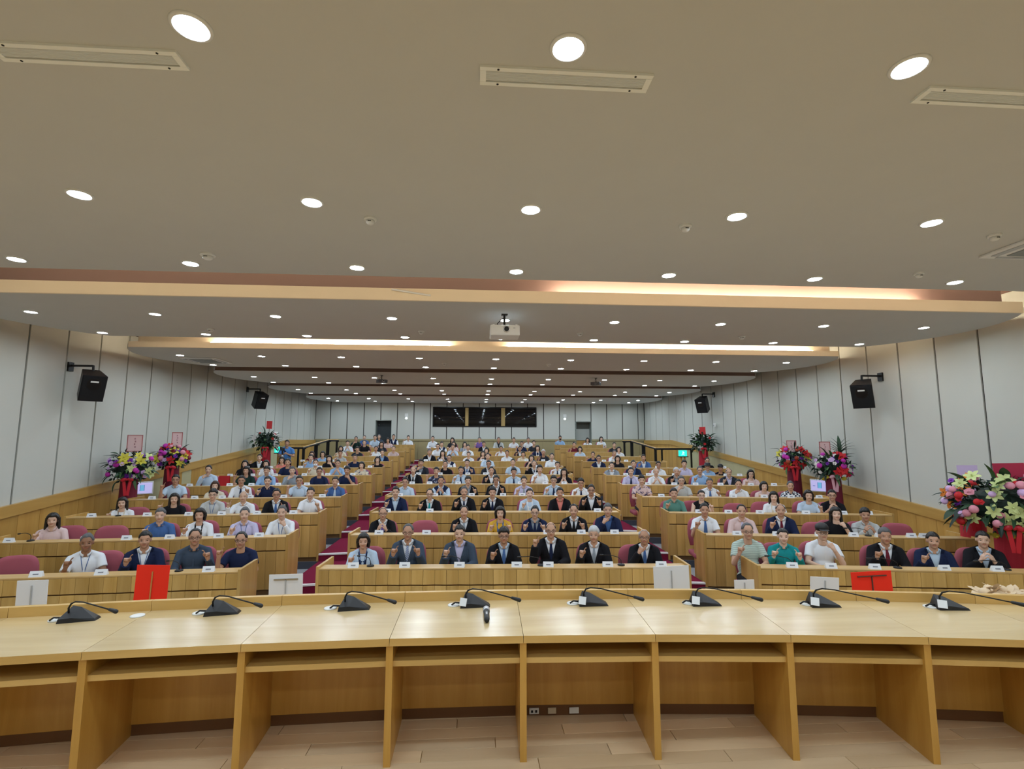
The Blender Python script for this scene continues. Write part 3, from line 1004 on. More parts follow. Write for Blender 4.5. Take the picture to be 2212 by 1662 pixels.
# small gooseneck microphones on the audience desks
dm_base = MB().lathe([(0.045, 0), (0.045, 0.012), (0.03, 0.02)], seg=16).mesh('base', M_BLACK, True)
dm_neck = MB().tube([(0, 0, 0.015), (0.0, 0.0, 0.06), (-0.03, 0.03, 0.09), (-0.12, 0.10, 0.10), (-0.22, 0.16, 0.085)], 0.0045, 8).mesh('gooseneck', M_BLACKM, True)
dm_head = MB().cap((-0.215, 0.157, 0.086), (-0.25, 0.18, 0.08), 0.009, 0.011).mesh('microphone_head', M_BLACK, True)
k = 0
for bk, n, x, lab in (('C', 1, -1.31, 'beside the leftmost person'), ('C', 1, -0.18, 'before the third person from left'), ('C', 1, 0.82, 'between the fourth and fifth person'), ('C', 1, 1.83, 'before the sixth person from left'),
                      ('L', 1, -3.55, 'before the third person from left'), ('L', 2, -6.35, 'before the person in pale pink'), ('R', 1, 3.95, 'before the person in teal'), ('R', 1, 5.20, 'before the fourth person from left'), ('R', 1, 6.45, 'at the far right'),
                      ('R', 2, 5.95, 'before the person in pale grey'), ('L', 3, -6.2, 'before the leftmost person')):
    o = empty('desk_microphone', (x, row_y(n, x) + 0.10, plat(n) + LEDGE), 0.2 * (k % 3 - 1), 'small black gooseneck microphone %s, %s %s row' % (lab, ROWN[n - 1], BLK[bk]), 'microphone', 'audience desk microphones')
    k += 1
    link('base', dm_base, o)
    link('gooseneck', dm_neck, o)
    link('microphone_head', dm_head, o)
# red folder leaning on the fifth left desk
o = empty('red_folder', (-5.92, row_y(5, -5.92) + 0.1, plat(5) + LEDGE), 0.05, 'red folder standing on the fifth desk of the left block', 'folder')
MB().box((0, 0.0, 0.115), (0.235, 0.006, 0.23), Matrix.Rotation(-0.06, 4, 'X')).build('front_cover', plain('deep_red_card', (0.45, 0.012, 0.018), 0.5), o)
MB().box((0, 0.05, 0.115), (0.235, 0.006, 0.23), Matrix.Rotation(0.12, 4, 'X')).build('back_cover', plain('deep_red_card', (0.45, 0.012, 0.018), 0.5), o)

# ------------------------------------------------------------------ people
CL = {'white': (0.74, 0.77, 0.82), 'pale_blue': (0.48, 0.60, 0.74), 'light_blue': (0.28, 0.44, 0.68), 'blue': (0.06, 0.13, 0.32), 'navy': (0.010, 0.017, 0.055),
      'black': (0.007, 0.007, 0.010), 'charcoal': (0.022, 0.025, 0.034), 'slate': (0.045, 0.065, 0.10), 'grey': (0.26, 0.30, 0.35), 'pale_grey': (0.48, 0.50, 0.50),
      'lavender': (0.52, 0.50, 0.70), 'pale_pink': (0.66, 0.50, 0.49), 'coral': (0.70, 0.22, 0.18), 'cream': (0.66, 0.60, 0.48), 'teal': (0.012, 0.26, 0.28), 'green': (0.10, 0.24, 0.20),
      'dark_green': (0.01, 0.03, 0.025), 'maroon': (0.13, 0.012, 0.025), 'yellow': (0.62, 0.36, 0.04), 'purple': (0.20, 0.12, 0.40), 'pale_green': (0.50, 0.62, 0.56), 'stripe': (0.05, 0.12, 0.3)}


def cloth(c, extra=None):
    if extra in ('stripe', 'check', 'floral'):
        second = {'stripe': tuple(v * 0.62 for v in CL[c]), 'check': (0.012, 0.02, 0.06), 'floral': (0.10, 0.08, 0.16) if max(CL[c]) > .2 else (0.30, 0.32, 0.45)}[extra]
        return pattern('cloth_%s_%s' % (c, extra), CL[c], second, extra)
    if c == 'stripe':
        return pattern('tie_stripe', (0.03, 0.09, 0.28), (0.5, 0.55, 0.65), 'tie')
    return plain('cloth_' + c, CL[c], 0.85, spec=0.2)


SKINS = [plain('skin_%d' % i, c, 0.55, spec=0.35) for i, c in enumerate([(0.56, 0.335, 0.23), (0.62, 0.40, 0.29), (0.49, 0.275, 0.18), (0.70, 0.47, 0.36), (0.30, 0.15, 0.085)])]
M_BROW = plain('brow_dark', (0.018, 0.013, 0.011), 0.7)
M_LIP = plain('lip', (0.42, 0.13, 0.11), 0.5)
HAIRC = {'k': plain('hair_black', (0.008, 0.007, 0.007), 0.45, spec=0.5), 'g': plain('hair_grey', (0.10, 0.10, 0.105), 0.6), 'w': plain('hair_white', (0.52, 0.53, 0.55), 0.7), 'n': plain('hair_brown', (0.05, 0.022, 0.014), 0.5)}
HC = Vector((0, -0.014, 0.702))            # head centre above the seat


HK = 0.92                                 # head scale


def remesh(m, voxel, smooth_it=4, fac=0.5):
    me = m.mesh('tmp')
    o = bpy.data.objects.new('tmp', me)
    COL.objects.link(o)
    r = o.modifiers.new('r', 'REMESH')
    r.mode = 'VOXEL'
    r.voxel_size = voxel
    s = o.modifiers.new('s', 'SMOOTH')
    s.iterations = smooth_it
    s.factor = fac
    dg = bpy.context.evaluated_depsgraph_get()
    out = bpy.data.meshes.new_from_object(o.evaluated_get(dg))
    bpy.data.objects.remove(o)
    bpy.data.meshes.remove(me)
    out.materials.clear()
    out.polygons.foreach_set('use_smooth', [True] * len(out.polygons))
    return out


def head_shapes(m):
    c = HC
    K = HK
    def e(p, r): m.ell(c + Vector(p) * K, tuple(v * K for v in r), None, 20, 14)
    e((0, 0.014, 0.022), (0.076, 0.092, 0.095))
    e((0, -0.020, -0.042), (0.058, 0.066, 0.070))
    e((0, -0.048, -0.086), (0.032, 0.030, 0.027))
    for s in (-1, 1):
        e((s * 0.034, -0.048, -0.034), (0.027, 0.030, 0.030))
        e((s * 0.076, 0.024, -0.008), (0.009, 0.018, 0.028))
        e((s * 0.010, -0.090, -0.034), (0.011, 0.012, 0.009))
    e((0, -0.064, 0.030), (0.046, 0.014, 0.012))
    m.cap(c + Vector((0, -0.078, 0.008)) * K, c + Vector((0, -0.096, -0.030)) * K, 0.008, 0.011)
    m.tube([c + Vector((0, 0.012, -0.04)), c + Vector((0, 0.022, -0.09)), c + Vector((0, 0.035, -0.17))], [0.050, 0.049, 0.062], 14)


def torso_shapes(m, g, arms=True):
    def e(p, r): m.ell(p, tuple(v + g for v in r), None, 20, 14)
    e((0, 0.035, 0.395), (0.140, 0.090, 0.165))
    e((0, 0.030, 0.22), (0.138, 0.100, 0.17))
    e((0, 0.025, 0.07), (0.158, 0.115, 0.10))
    m.cap((-0.128, 0.04, 0.503), (0.128, 0.04, 0.503), 0.048 + g)
    for s in (-1, 1):
        m.cap((s * 0.035, 0.036, 0.566), (s * 0.12, 0.04, 0.520), 0.034 + g, 0.038 + g)


# an arm: shoulder, elbow, wrist, hand direction, palm normal, hand kind
def arm(s, kind):
    S = Vector((s * 0.152, 0.04, 0.497))
    if kind == 'rest':
        return S, Vector((s * 0.21, -0.07, 0.30)), Vector((s * 0.09, -0.25, 0.285)), Vector((-s * 0.75, -0.55, 0.0)), Vector((0, 0.1, -1)), 'relax'
    if kind == 'heart':
        return S, Vector((s * 0.215, -0.12, 0.29)), Vector((s * 0.165, -0.255, 0.455)), Vector((-s * 0.15, -0.15, 0.97)), Vector((-s * 0.12, -0.97, 0.1)), 'heart'
    if kind == 'high':
        return S, Vector((s * 0.245, -0.13, 0.33)), Vector((s * 0.225, -0.20, 0.535)), Vector((-s * 0.1, -0.1, 0.98)), Vector((-s * 0.1, -0.97, 0.0)), 'heart'
    if kind == 'chin':
        return S, Vector((s * 0.19, -0.15, 0.32)), Vector((s * 0.08, -0.19, 0.515)), Vector((-s * 0.45, 0.2, 0.85)), Vector((-s * 0.2, 0.95, -0.2)), 'heart'
    if kind == 'clasp':
        return S, Vector((s * 0.205, -0.14, 0.29)), Vector((s * 0.07, -0.225, 0.45)), Vector((-s * 0.35, -0.05, 0.93)), Vector((-s * 0.9, 0.3, 0.2)), 'relax'


def hand_shapes(m, W, d, n, s, kind):
    first = len(m.bm.verts)
    _hand(m, W, d, n, s, kind)
    m.bm.verts.ensure_lookup_table()
    bmesh.ops.transform(m.bm, matrix=Matrix.Translation(W) @ Matrix.Scale(0.88, 4) @ Matrix.Translation(-W), verts=m.bm.verts[first:])


def _hand(m, W, d, n, s, kind):
    d = d.normalized()
    n = (n - d * n.dot(d)).normalized()
    side = d.cross(n).normalized()
    # index finger sits on the thumb side
    ts = side if (side.x * -s) > 0 else -side
    if kind == 'relax' and abs(side.x) < 0.3:
        ts = side if side.z > 0 else -side
    P = W + d * 0.012
    m.cap(W - d * 0.03, W + d * 0.015, 0.024, 0.026)
    for k in range(4):
        o = (1.5 - k) * 0.019
        m.cap(P + ts * o * 0.6, P + d * 0.068 + ts * o, 0.017, 0.0125)
    lens = [(0.040, 0.024, 0.020), (0.044, 0.028, 0.020), (0.041, 0.026, 0.019), (0.033, 0.020, 0.017)]
    for k in range(4):
        o = (1.5 - k) * 0.019
        p = P + d * 0.070 + ts * o
        if kind == 'heart':
            bends = (0.15, 0.45, 0.45) if k == 0 else (1.45, 1.6, 1.0)
        else:
            bends = (0.35, 0.45, 0.3)
        a = 0.0
        for L, bnd in zip(lens[k], bends):
            a += bnd
            q = p + (d * cos(a) + n * sin(a)) * L + (ts * 0.009 if kind == 'heart' and k == 0 else Vector((0, 0, 0)))
            m.cap(p, q, 0.0092, 0.0080, 8)
            p = q
    # thumb leaves the side of the palm near its base
    p = P + d * 0.018 + ts * 0.024
    dirs = [(d * 0.75 + ts * 0.55 + n * 0.35, 0.036), (d * 0.85 + ts * 0.05 + n * 0.5, 0.030), (d * 0.95 - ts * 0.35 + n * 0.2, 0.024)] if kind == 'heart' else \
           [(d * 0.7 + ts * 0.7 + n * 0.2, 0.036), (d * 0.9 + ts * 0.35 + n * 0.2, 0.030), (d * 0.95 + ts * 0.1 + n * 0.25, 0.024)]
    for v, L in dirs:
        q = p + v.normalized() * L
        m.cap(p, q, 0.0115, 0.0095, 8)
        p = q


POSES = {'N': ('rest', 'rest'), 'H': ('heart', 'rest'), 'h': ('rest', 'heart'), 'B': ('heart', 'heart'), 'R': ('high', 'rest'), 'F': ('chin', 'rest'), 'f': ('rest', 'chin'), 'M': ('clasp', 'clasp')}
# first entry: the arm at the viewer's left
BODY, LONG, SHORT, JACKET, VEST = {}, {}, {}, {}, {}
_FRONT = {}


def body_mesh(pose):
    if pose in BODY:
        return BODY[pose]
    m = MB()
    head_shapes(m)
    torso_shapes(m, -0.012)
    for s, k in zip((-1, 1), POSES[pose]):
        S, E, W, d, n, hk = arm(s, k)
        m.cap(S, E, 0.044, 0.037)
        m.cap(E, W, 0.036, 0.024)
        hand_shapes(m, W, d, n, s, hk)
    me = remesh(m, 0.0058, 3, 0.45)
    bm = bmesh.new()
    bm.from_mesh(me)
    bv = BVHTree.FromBMesh(bm)

    def surf(x, z):
        h = bv.ray_cast(Vector((x, -1, HC.z + z)), Vector((0, 1, 0)))
        return h[0].y if h[0] else -0.09
    K = HK
    feats = []
    for s in (-1, 1):
        feats.append(((s * 0.031 * K, surf(s * 0.031 * K, -0.001) + 0.001, -0.001), (0.0145, 0.0055, 0.0052), 1))
        feats.append(((s * 0.032 * K, surf(s * 0.032 * K, 0.021) + 0.0015, 0.0235), (0.0175, 0.0045, 0.0030), 1))
        feats.append(((s * 0.015 * K, surf(s * 0.015 * K, -0.056) + 0.0015, -0.0565 * K), (0.0125, 0.0055, 0.0048), 2))
    feats.append(((0, surf(0, -0.062) + 0.0015, -0.060 * K), (0.0165, 0.006, 0.0058), 2))
    for p, r, mi in feats:
        before = set(bm.faces)
        bmesh.ops.create_uvsphere(bm, u_segments=12, v_segments=6, radius=1.0, matrix=Matrix.Translation((p[0], p[1], HC.z + p[2])) @ Matrix.Diagonal((*r, 1)))
        for f in bm.faces:
            if f not in before:
                f.material_index = mi
                f.smooth = True
    bm.to_mesh(me)
    bm.free()
    for k in range(3):
        me.materials.append([SKINS[0], M_BROW, M_LIP][k])
    me.name = 'body'
    BODY[pose] = me
    return me


def garment(pose, kind):
    store = {'long': LONG, 'short': SHORT, 'jacket': JACKET, 'vest': VEST}[kind]
    key = pose if kind != 'vest' else 'N'
    if key in store:
        return store[key]
    g = {'long': 0.006, 'short': 0.007, 'jacket': 0.020, 'vest': 0.016}[kind]
    m = MB()
    torso_shapes(m, g)
    for s, k in zip((-1, 1), POSES[key]):
        S, E, W, d, n, hk = arm(s, k)
        if kind == 'short':
            mid = S.lerp(E, 0.66)
            m.tube([S, mid], [0.055, 0.058], 14)
            m.cap(S, S.lerp(E, 0.3), 0.054)
        elif kind in ('long', 'jacket'):
            a = 0.010 if kind == 'long' else 0.021
            m.cap(S, E, 0.046 + a, 0.040 + a)
            m.tube([E, E.lerp(W, 0.5), W - (W - E).normalized() * 0.01], [0.040 + a, 0.034 + a, 0.028 + a], 14)
            m.ell(E, (0.040 + a,) * 3)
    me = remesh(m, 0.0085, 5, 0.5)
    bm = bmesh.new()
    bm.from_mesh(me)
    if kind in ('jacket', 'vest'):
        # open a clean V over the shirt front
        z0, z1, w1 = (0.30, 0.60, 0.085) if kind == 'jacket' else (0.36, 0.60, 0.075)
        for s in (-1, 1):
            nrm = Vector((s * (z1 - z0), 0, -w1)).normalized()
            geom = [f for f in bm.faces if f.calc_center_median().y < 0.05 and abs(f.calc_center_median().x) < 0.12 and f.calc_center_median().z > z0 - 0.03]
            geom = geom + list({e for f in geom for e in f.edges}) + list({v for f in geom for v in f.verts})
            bmesh.ops.bisect_plane(bm, geom=geom, plane_co=(0, 0, z0), plane_no=nrm)
        kill = [f for f in bm.faces if f.calc_center_median().y < 0.045 and f.calc_center_median().z > z0 and abs(f.calc_center_median().x) < w1 * (f.calc_center_median().z - z0) / (z1 - z0)]
        bmesh.ops.delete(bm, geom=kill, context='FACES')
    # neck hole
    kill = [f for f in bm.faces if (Vector((f.calc_center_median().x / 0.058, (f.calc_center_median().y - 0.025) / 0.062))).length < 1 and f.calc_center_median().z > 0.545]
    bmesh.ops.delete(bm, geom=kill, context='FACES')
    bm.to_mesh(me)
    bm.free()
    me.materials.append(M_CARD)
    me.name = kind
    store[key] = me
    return me


def shirt_front():
    """front surface of the shirt, for ties, collars and lanyards"""
    if 'bv' not in _FRONT:
        bm = bmesh.new()
        m = MB()
        torso_shapes(m, 0.006)
        t = remesh(m, 0.0085, 5, 0.5)
        bm.from_mesh(t)
        _FRONT['bv'] = BVHTree.FromBMesh(bm)
        bm.free()
        bpy.data.meshes.remove(t)
    return _FRONT['bv']


def front_y(x, z, off=0.004):
    h = shirt_front().ray_cast(Vector((x, -1, z)), Vector((0, 1, 0)))
    return (h[0].y if h[0] else -0.03) - off


def strip_mesh(name, path, thick=0.005, off=0.003):
    """flat strip lying on the shirt: path = [(x, z, half width)]"""
    m = MB()
    rows = []
    for x, z, w in path:
        rows.append([m.bm.verts.new((x - w, front_y(x - w, z, off), z)), m.bm.verts.new((x + w, front_y(x + w, z, off), z)),
                     m.bm.verts.new((x + w, front_y(x + w, z, off + thick), z)), m.bm.verts.new((x - w, front_y(x - w, z, off + thick), z))])
    for a, b in zip(rows, rows[1:]):
        for i in range(4):
            m.bm.faces.new((a[i], a[(i + 1) % 4], b[(i + 1) % 4], b[i]))
    m.bm.faces.new(rows[0])
    m.bm.faces.new(rows[-1])
    return m.mesh(name, M_CARD)


SHARED = {}


def shared(key):
    if key in SHARED:
        return SHARED[key]
    if key == 'tie':
        me = strip_mesh('tie', [(0, 0.560, 0.013), (0, 0.550, 0.018), (0, 0.527, 0.011), (0, 0.51, 0.014), (0, 0.46, 0.020), (0, 0.40, 0.027), (0, 0.31, 0.031), (0, 0.22, 0.033), (0, 0.19, 0.004)], 0.008, 0.003)
    elif key == 'collar':
        m = MB()
        seg = 22
        rows = []
        for k in range(seg + 1):
            a = -pi / 2 + 0.30 + (2 * pi - 0.60) * k / seg
            fr = max(0, -sin(a))
            c = Vector((0, 0.022, 0))
            z1, z0 = 0.600 - 0.034 * fr, 0.572 - 0.026 * fr - 0.034 * fr ** 5
            r1, r0 = 0.056, 0.066 + 0.008 * fr
            rows.append([m.bm.verts.new(c + Vector((cos(a) * r1, sin(a) * r1, z1))), m.bm.verts.new(c + Vector((cos(a) * (r0 + 0.002), sin(a) * (r0 + 0.002), z0))),
                         m.bm.verts.new(c + Vector((cos(a) * (r0 - 0.006), sin(a) * (r0 - 0.006), z0))), m.bm.verts.new(c + Vector((cos(a) * (r1 - 0.006), sin(a) * (r1 - 0.006), z1)))])
        for a, b in zip(rows, rows[1:]):
            for i in range(4):
                m.bm.faces.new((a[i], a[(i + 1) % 4], b[(i + 1) % 4], b[i]))
        m.bm.faces.new(rows[0])
        m.bm.faces.new(rows[-1])
        me = m.mesh('collar', M_CARD, True)
    elif key == 'lapels':
        m = MB()
        for s in (-1, 1):
            prev = None
            for t in (0, 0.2, 0.4, 0.6, 0.8, 1.0):
                z = 0.30 + 0.29 * t
                xi = s * 0.083 * t + s * 0.001
                wd = 0.010 + 0.045 * t if t < 0.75 else 0.030
                xo = xi + s * wd
                a = m.bm.verts.new((xi, front_y(xi, z, 0.016), z))
                b = m.bm.verts.new((xo, front_y(xo, z, 0.021), z))
                c = m.bm.verts.new((xo, front_y(xo, z, 0.012), z))
                if prev:
                    m.bm.faces.new((prev[0], prev[1], b, a))
                    m.bm.faces.new((prev[1], prev[2], c, b))
                prev = (a, b, c)
        me = m.mesh('lapels', M_CARD)
    elif key == 'lanyard':
        a = strip_mesh('lanyard', [(0.055, 0.575, 0.004), (0.045, 0.53, 0.004), (0.03, 0.45, 0.004), (0.012, 0.36, 0.004), (0.0, 0.31, 0.004)], 0.003, 0.005)
        b = strip_mesh('lanyard', [(-0.055, 0.575, 0.004), (-0.045, 0.53, 0.004), (-0.03, 0.45, 0.004), (-0.012, 0.36, 0.004), (0.0, 0.31, 0.004)], 0.003, 0.005)
        bm = bmesh.new()
        bm.from_mesh(a)
        bm.from_mesh(b)
        bm.to_mesh(a)
        bm.free()
        me = a
    elif key == 'inner':        # wide inner panel of a cardigan
        me = strip_mesh('inner_top', [(0, 0.57, 0.055), (0, 0.54, 0.066), (0, 0.50, 0.062), (0, 0.42, 0.055), (0, 0.32, 0.048), (0, 0.20, 0.042)], 0.006, 0.002)
    elif key == 'placket':
        me = strip_mesh('placket', [(0, 0.56, 0.010), (0, 0.50, 0.010), (0, 0.40, 0.010), (0, 0.28, 0.010), (0, 0.18, 0.010)], 0.003, 0.001)
    elif key == 'glasses':
        m = MB()
        for s in (-1, 1):
            c = HC + Vector((s * 0.033, -0.0965, 0.0))
            ring = [c + Vector((0.027 * cos(a), -0.004 * abs(cos(a)) * 0 + 0.008 * (abs(c.x + 0.027 * cos(a)) > 0.045), 0.019 * sin(a))) for a in [2 * pi * k / 14 for k in range(15)]]
            m.tube(ring, 0.0024, 6, False)
            m.tube([HC + Vector((s * 0.061, -0.088, 0.006)), HC + Vector((s * 0.082, -0.04, 0.008)), HC + Vector((s * 0.086, 0.012, 0.004))], 0.0022, 6)
        m.tube([HC + Vector((-0.007, -0.098, 0.004)), HC + Vector((0.007, -0.098, 0.004))], 0.0022, 6)
        bmesh.ops.transform(m.bm, matrix=Matrix.Translation(HC) @ Matrix.Scale(HK / 1.05, 4) @ Matrix.Translation(-HC), verts=m.bm.verts)
        me = m.mesh('glasses', plain('spectacle_frame', (0.02, 0.018, 0.018), 0.4))
    elif key == 'trousers':
        m = MB()
        m.ell((0, 0.02, 0.07), (0.172, 0.13, 0.095))
        for s in (-1, 1):
            m.cap((s * 0.085, 0.0, 0.07), (s * 0.10, -0.36, 0.06), 0.080, 0.062)
            m.cap((s * 0.10, -0.36, 0.055), (s * 0.10, -0.33, -0.33), 0.058, 0.046)
        me = remesh(m, 0.02, 3)
        me.materials.append(M_CARD)
        me.name = 'trousers'
    elif key == 'shoe':
        me = MB().box((0, -0.04, 0.03), (0.085, 0.25, 0.06), None, 0.022).mesh('shoe', plain('shoe_leather', (0.015, 0.013, 0.012), 0.4))
    elif key == 'mask':
        m = MB()
        m.ell(HC + Vector((0, -0.048, -0.046)), (0.053, 0.050, 0.040))
        me = m.mesh('face_mask', M_CARD, True)
    elif key == 'cap':
        m = MB()
        m.ell(HC + Vector((0, 0.012, 0.062)), (0.083, 0.096, 0.072), None, 20, 12)
        m.ell(HC + Vector((0, -0.103, 0.046)), (0.060, 0.060, 0.008), Matrix.Rotation(0.12, 4, 'X'))
        me = m.mesh('cap', M_BLACK, True)
    elif key == 'hat':
        m = MB()
        m.lathe([(0.155, 0.04), (0.15, 0.05), (0.088, 0.062), (0.084, 0.12), (0.06, 0.135), (0.01, 0.137)], HC + Vector((0, 0.012, -0.01)), 24)
        me = m.mesh('hat', M_BLACK, True)
    SHARED[key] = me
    return me


# hair: a shell over the skull between two elevations, tucked in at the hairline
def hair_shell(lo, hi=None, thick=0.012, amp=0.004, seg=40, rows=12, grow=None):
    m = MB()
    c = HC + Vector((0, 0.014, 0.022)) * HK
    R = (0.076 * HK, 0.092 * HK, 0.095 * HK)
    rng = random.Random(3)
    ph = [rng.uniform(0, 6.28) for _ in range(4)]
    grid = []
    for i in range(rows + 1):
        t = i / rows
        ring = []
        for k in range(seg):
            az = 2 * pi * k / seg                # 0 = straight ahead (-y)
            a0 = lo(az)
            a1 = hi(az) if hi else pi / 2
            el = a0 + (a1 - a0) * t
            d = Vector((sin(az) * cos(el), -cos(az) * cos(el), sin(el)))
            edge = min(1, t * 5) if not hi else min(1, t * 4, (1 - t) * 4)
            th = thick * edge - 0.004 * (1 - edge) + amp * edge * (sin(az * 7 + ph[0] + el * 3) * 0.5 + sin(az * 13 + ph[1]) * 0.5)
            if grow:
                th += grow(az, el) * edge
            ring.append(m.bm.verts.new(c + Vector((d.x * (R[0] + th), d.y * (R[1] + th), d.z * (R[2] + th)))))
        grid.append(ring)
    for a, b in zip(grid, grid[1:]):
        for k in range(seg):
            m.bm.faces.new((a[k], a[(k + 1) % seg], b[(k + 1) % seg], b[k]))
    if not hi:
        bmesh.ops.remove_doubles(m.bm, verts=grid[-1], dist=0.02)
    return m


def smooth01(x):
    x = max(0, min(1, x))
    return x * x * (3 - 2 * x)


def fr(az):                                     # 1 in front, 0 from the ears back
    a = abs(((az + pi) % (2 * pi)) - pi)
    return smooth01((1.10 - a) / 0.42)


def bk_(az):
    a = abs(((az + pi) % (2 * pi)) - pi)
    return smooth01((a - 1.5) / 0.6)


HAIR = {}


def hair_mesh(style):
    if style in HAIR:
        return HAIR[style]
    base = lambda f: (lambda az: f * fr(az) + (1 - fr(az)) * (-0.02 - 0.54 * bk_(az)))
    if style == 's':
        me = hair_shell(base(0.47), thick=0.010, grow=lambda az, el: 0.006 * smooth01((el - 0.7) / 0.8)).mesh('hair', M_BLACK, True)
    elif style == 'p':
        me = hair_shell(lambda az: (0.50 + 0.16 * sin(az * 2.2 + 0.9)) * fr(az) + (1 - fr(az)) * (-0.02 - 0.54 * bk_(az)), thick=0.009, amp=0.003, grow=lambda az, el: 0.010 * smooth01((el - 0.55) / 0.9) * (1 + 0.5 * sin(az - 0.6))).mesh('hair', M_BLACK, True)
    elif style == 'f':
        me = hair_shell(base(0.36), thick=0.014, amp=0.005, grow=lambda az, el: 0.008 * smooth01((el - 0.4) / 0.8)).mesh('hair', M_BLACK, True)
    elif style == 'r':
        me = hair_shell(base(0.86), thick=0.009, amp=0.002).mesh('hair', M_BLACK, True)
    elif style in 'db':
        me = hair_shell(lambda az: 0.9 * fr(az) + (1 - fr(az)) * (0.05 - 0.60 * bk_(az)), lambda az: 0.95 * fr(az) + (1 - fr(az)) * (0.48 + 0.22 * bk_(az)), thick=0.009 if style == 'd' else 0.004, amp=0.002).mesh('hair', M_BLACK, True)
    elif style in 'ch':
        me = hair_shell(lambda az: 0.45 * fr(az) + (1 - fr(az)) * (0.0 - 0.55 * bk_(az)), thick=0.008).mesh('hair', M_BLACK, True)
    elif style == 't':
        m = hair_shell(base(0.50), thick=0.010, amp=0.002)
        m.ell(HC + Vector((0, 0.125, 0.0)), (0.035, 0.035, 0.04))
        me = m.mesh('hair', M_BLACK, True)
    else:                                       # 'l' long, 'm' bob
        zend = 0.42 if style == 'l' else 0.60
        m = MB()
        m.ell(HC + Vector((0, 0.030, 0.032)), (0.092 * HK, 0.100 * HK, 0.100 * HK), None, 20, 14)
        top = HC.z + 0.02
        for k in range(9):
            a = pi * (0.02 + 0.96 * k / 8)
            x, y = cos(a) * 0.084, 0.018 + sin(a) * 0.080
            xe, ye = cos(a) * (0.078 if style == 'm' else 0.100), (0.005 if k in (0, 8) else 0.02) + sin(a) * 0.078
            m.tube([(x * 0.92, y, top + 0.02), (x, y, (top + zend) / 2 + 0.03), (xe, ye, zend)], [0.024, 0.024, 0.015], 10)
        m2 = remesh(m, 0.007, 4)
        bm = bmesh.new()
        bm.from_mesh(m2)
        # open the face
        kill = [f for f in bm.faces if f.calc_center_median().y < -0.035 and abs(f.calc_center_median().x) < 0.060 and f.calc_center_median().z < HC.z + 0.048]
        bmesh.ops.delete(bm, geom=kill, context='FACES')
        sh = hair_shell(lambda az: 0.40 * fr(az) + (1 - fr(az)) * -0.1, thick=0.016, amp=0.003, grow=lambda az, el: 0.006)
        t = sh.mesh('t')
        bm.from_mesh(t)
        bpy.data.meshes.remove(t)
        me = bpy.data.meshes.new('hair')
        bm.to_mesh(me)
        bm.free()
        bpy.data.meshes.remove(m2)
        me.materials.append(M_BLACK)
        me.polygons.foreach_set('use_smooth', [True] * len(me.polygons))
    me.name = 'hair'
    HAIR[style] = me
    return me


def part(name, me, root, mat=None, i=0):
    o = link(name, me, root)
    if mat is not None:
        setmat(o, i, mat)
    return o


def words(c):
    return c.replace('_', ' ')


FEM = 'lmt'


def describe(kind, a, b, tie, extra):
    a_, b_ = words(a), words(b)
    ex = {'stripe': 'striped ', 'check': 'checked ', 'floral': 'patterned '}.get(extra, '')
    if kind == 'suit':
        s = '%s suit' % a_
        if tie:
            s += ', %s tie' % ('striped' if tie == 'stripe' else words(tie))
        elif b:
            s += ', %s shirt' % b_
        return s
    if kind in ('shirt', 'ssht'):
        return '%s%s shirt%s' % (ex, a_, ', %s tie' % b_ if b else '')
    if kind == 'card':
        return '%s cardigan over %s' % (a_, b_)
    if kind == 'vest':
        return '%s vest over %s' % (a_, b_)
    if kind == 'top':
        return '%s sleeveless top' % a_
    return '%s%s top' % (ex, a_)


def dress(root, pose, hair, spec, glasses, rng, near):
    """body, clothes, hair of a person whose seat point is the root's origin"""
    spec, _, extra = spec.partition('+')
    f = spec.split('/') + ['', '', '']
    kind, a, b, tie = f[0], f[1], f[2], f[3]
    lany = extra == 'lanyard'
    pat = extra if extra in ('stripe', 'check', 'floral') else None
    sk = rng.choice([0, 0, 1, 1, 2] if hair[0] not in FEM else [1, 3, 3, 0])
    if hair == 'sn' and kind == 'ssht':
        sk = 4
    bo = part('body', body_mesh(pose), root, SKINS[sk])
    hm = HAIRC['g' if hair == 'sn' and sk == 4 else hair[1]]
    setmat(bo, 1, M_BROW if hair[1] in 'kn' else HAIRC['g'])
    ho = part('hair', hair_mesh(rng.choice('sp') if hair[0] == 's' else hair[0]), root, hm)
    if hair[0] == 'c':
        part('cap', shared('cap'), root)
    if hair[0] == 'h':
        part('hat', shared('hat'), root)
    if glasses:
        part('glasses', shared('glasses'), root)
    if kind == 'suit':
        sm = cloth(b or 'white')
        sho = part('shirt', garment_under(), root, sm)
        part('collar', shared('collar'), sho, sm)
        part('lapels', shared('lapels'), part('jacket', garment(pose, 'jacket'), root, cloth(a)), cloth(a))
        if tie:
            part('tie', shared('tie'), root, cloth(tie))
    elif kind == 'vest':
        part('collar', shared('collar'), part('shirt', garment(pose, 'long'), root, cloth(b)), cloth(b))
        part('vest', garment(pose, 'vest'), root, cloth(a))
    elif kind == 'card':
        part('cardigan', garment(pose, 'long'), root, cloth(a, pat))
        part('inner_top', shared('inner'), root, cloth(b))
    elif kind == 'top':
        part('sleeveless_top', garment_under(), root, cloth(a))
    else:
        short = kind in ('ssht', 'tee')
        sho = part('shirt', garment(pose, 'short' if short else 'long'), root, cloth(a, pat))
        if kind != 'tee':
            part('collar', shared('collar'), sho, cloth(a, pat))
            if b:
                part('tie', shared('tie'), root, cloth(b))
            elif near:
                part('placket', shared('placket'), sho, cloth(a, pat))
    if lany:
        part('lanyard', shared('lanyard'), root, cloth('blue'))
    return describe(kind, a, b, tie, extra)


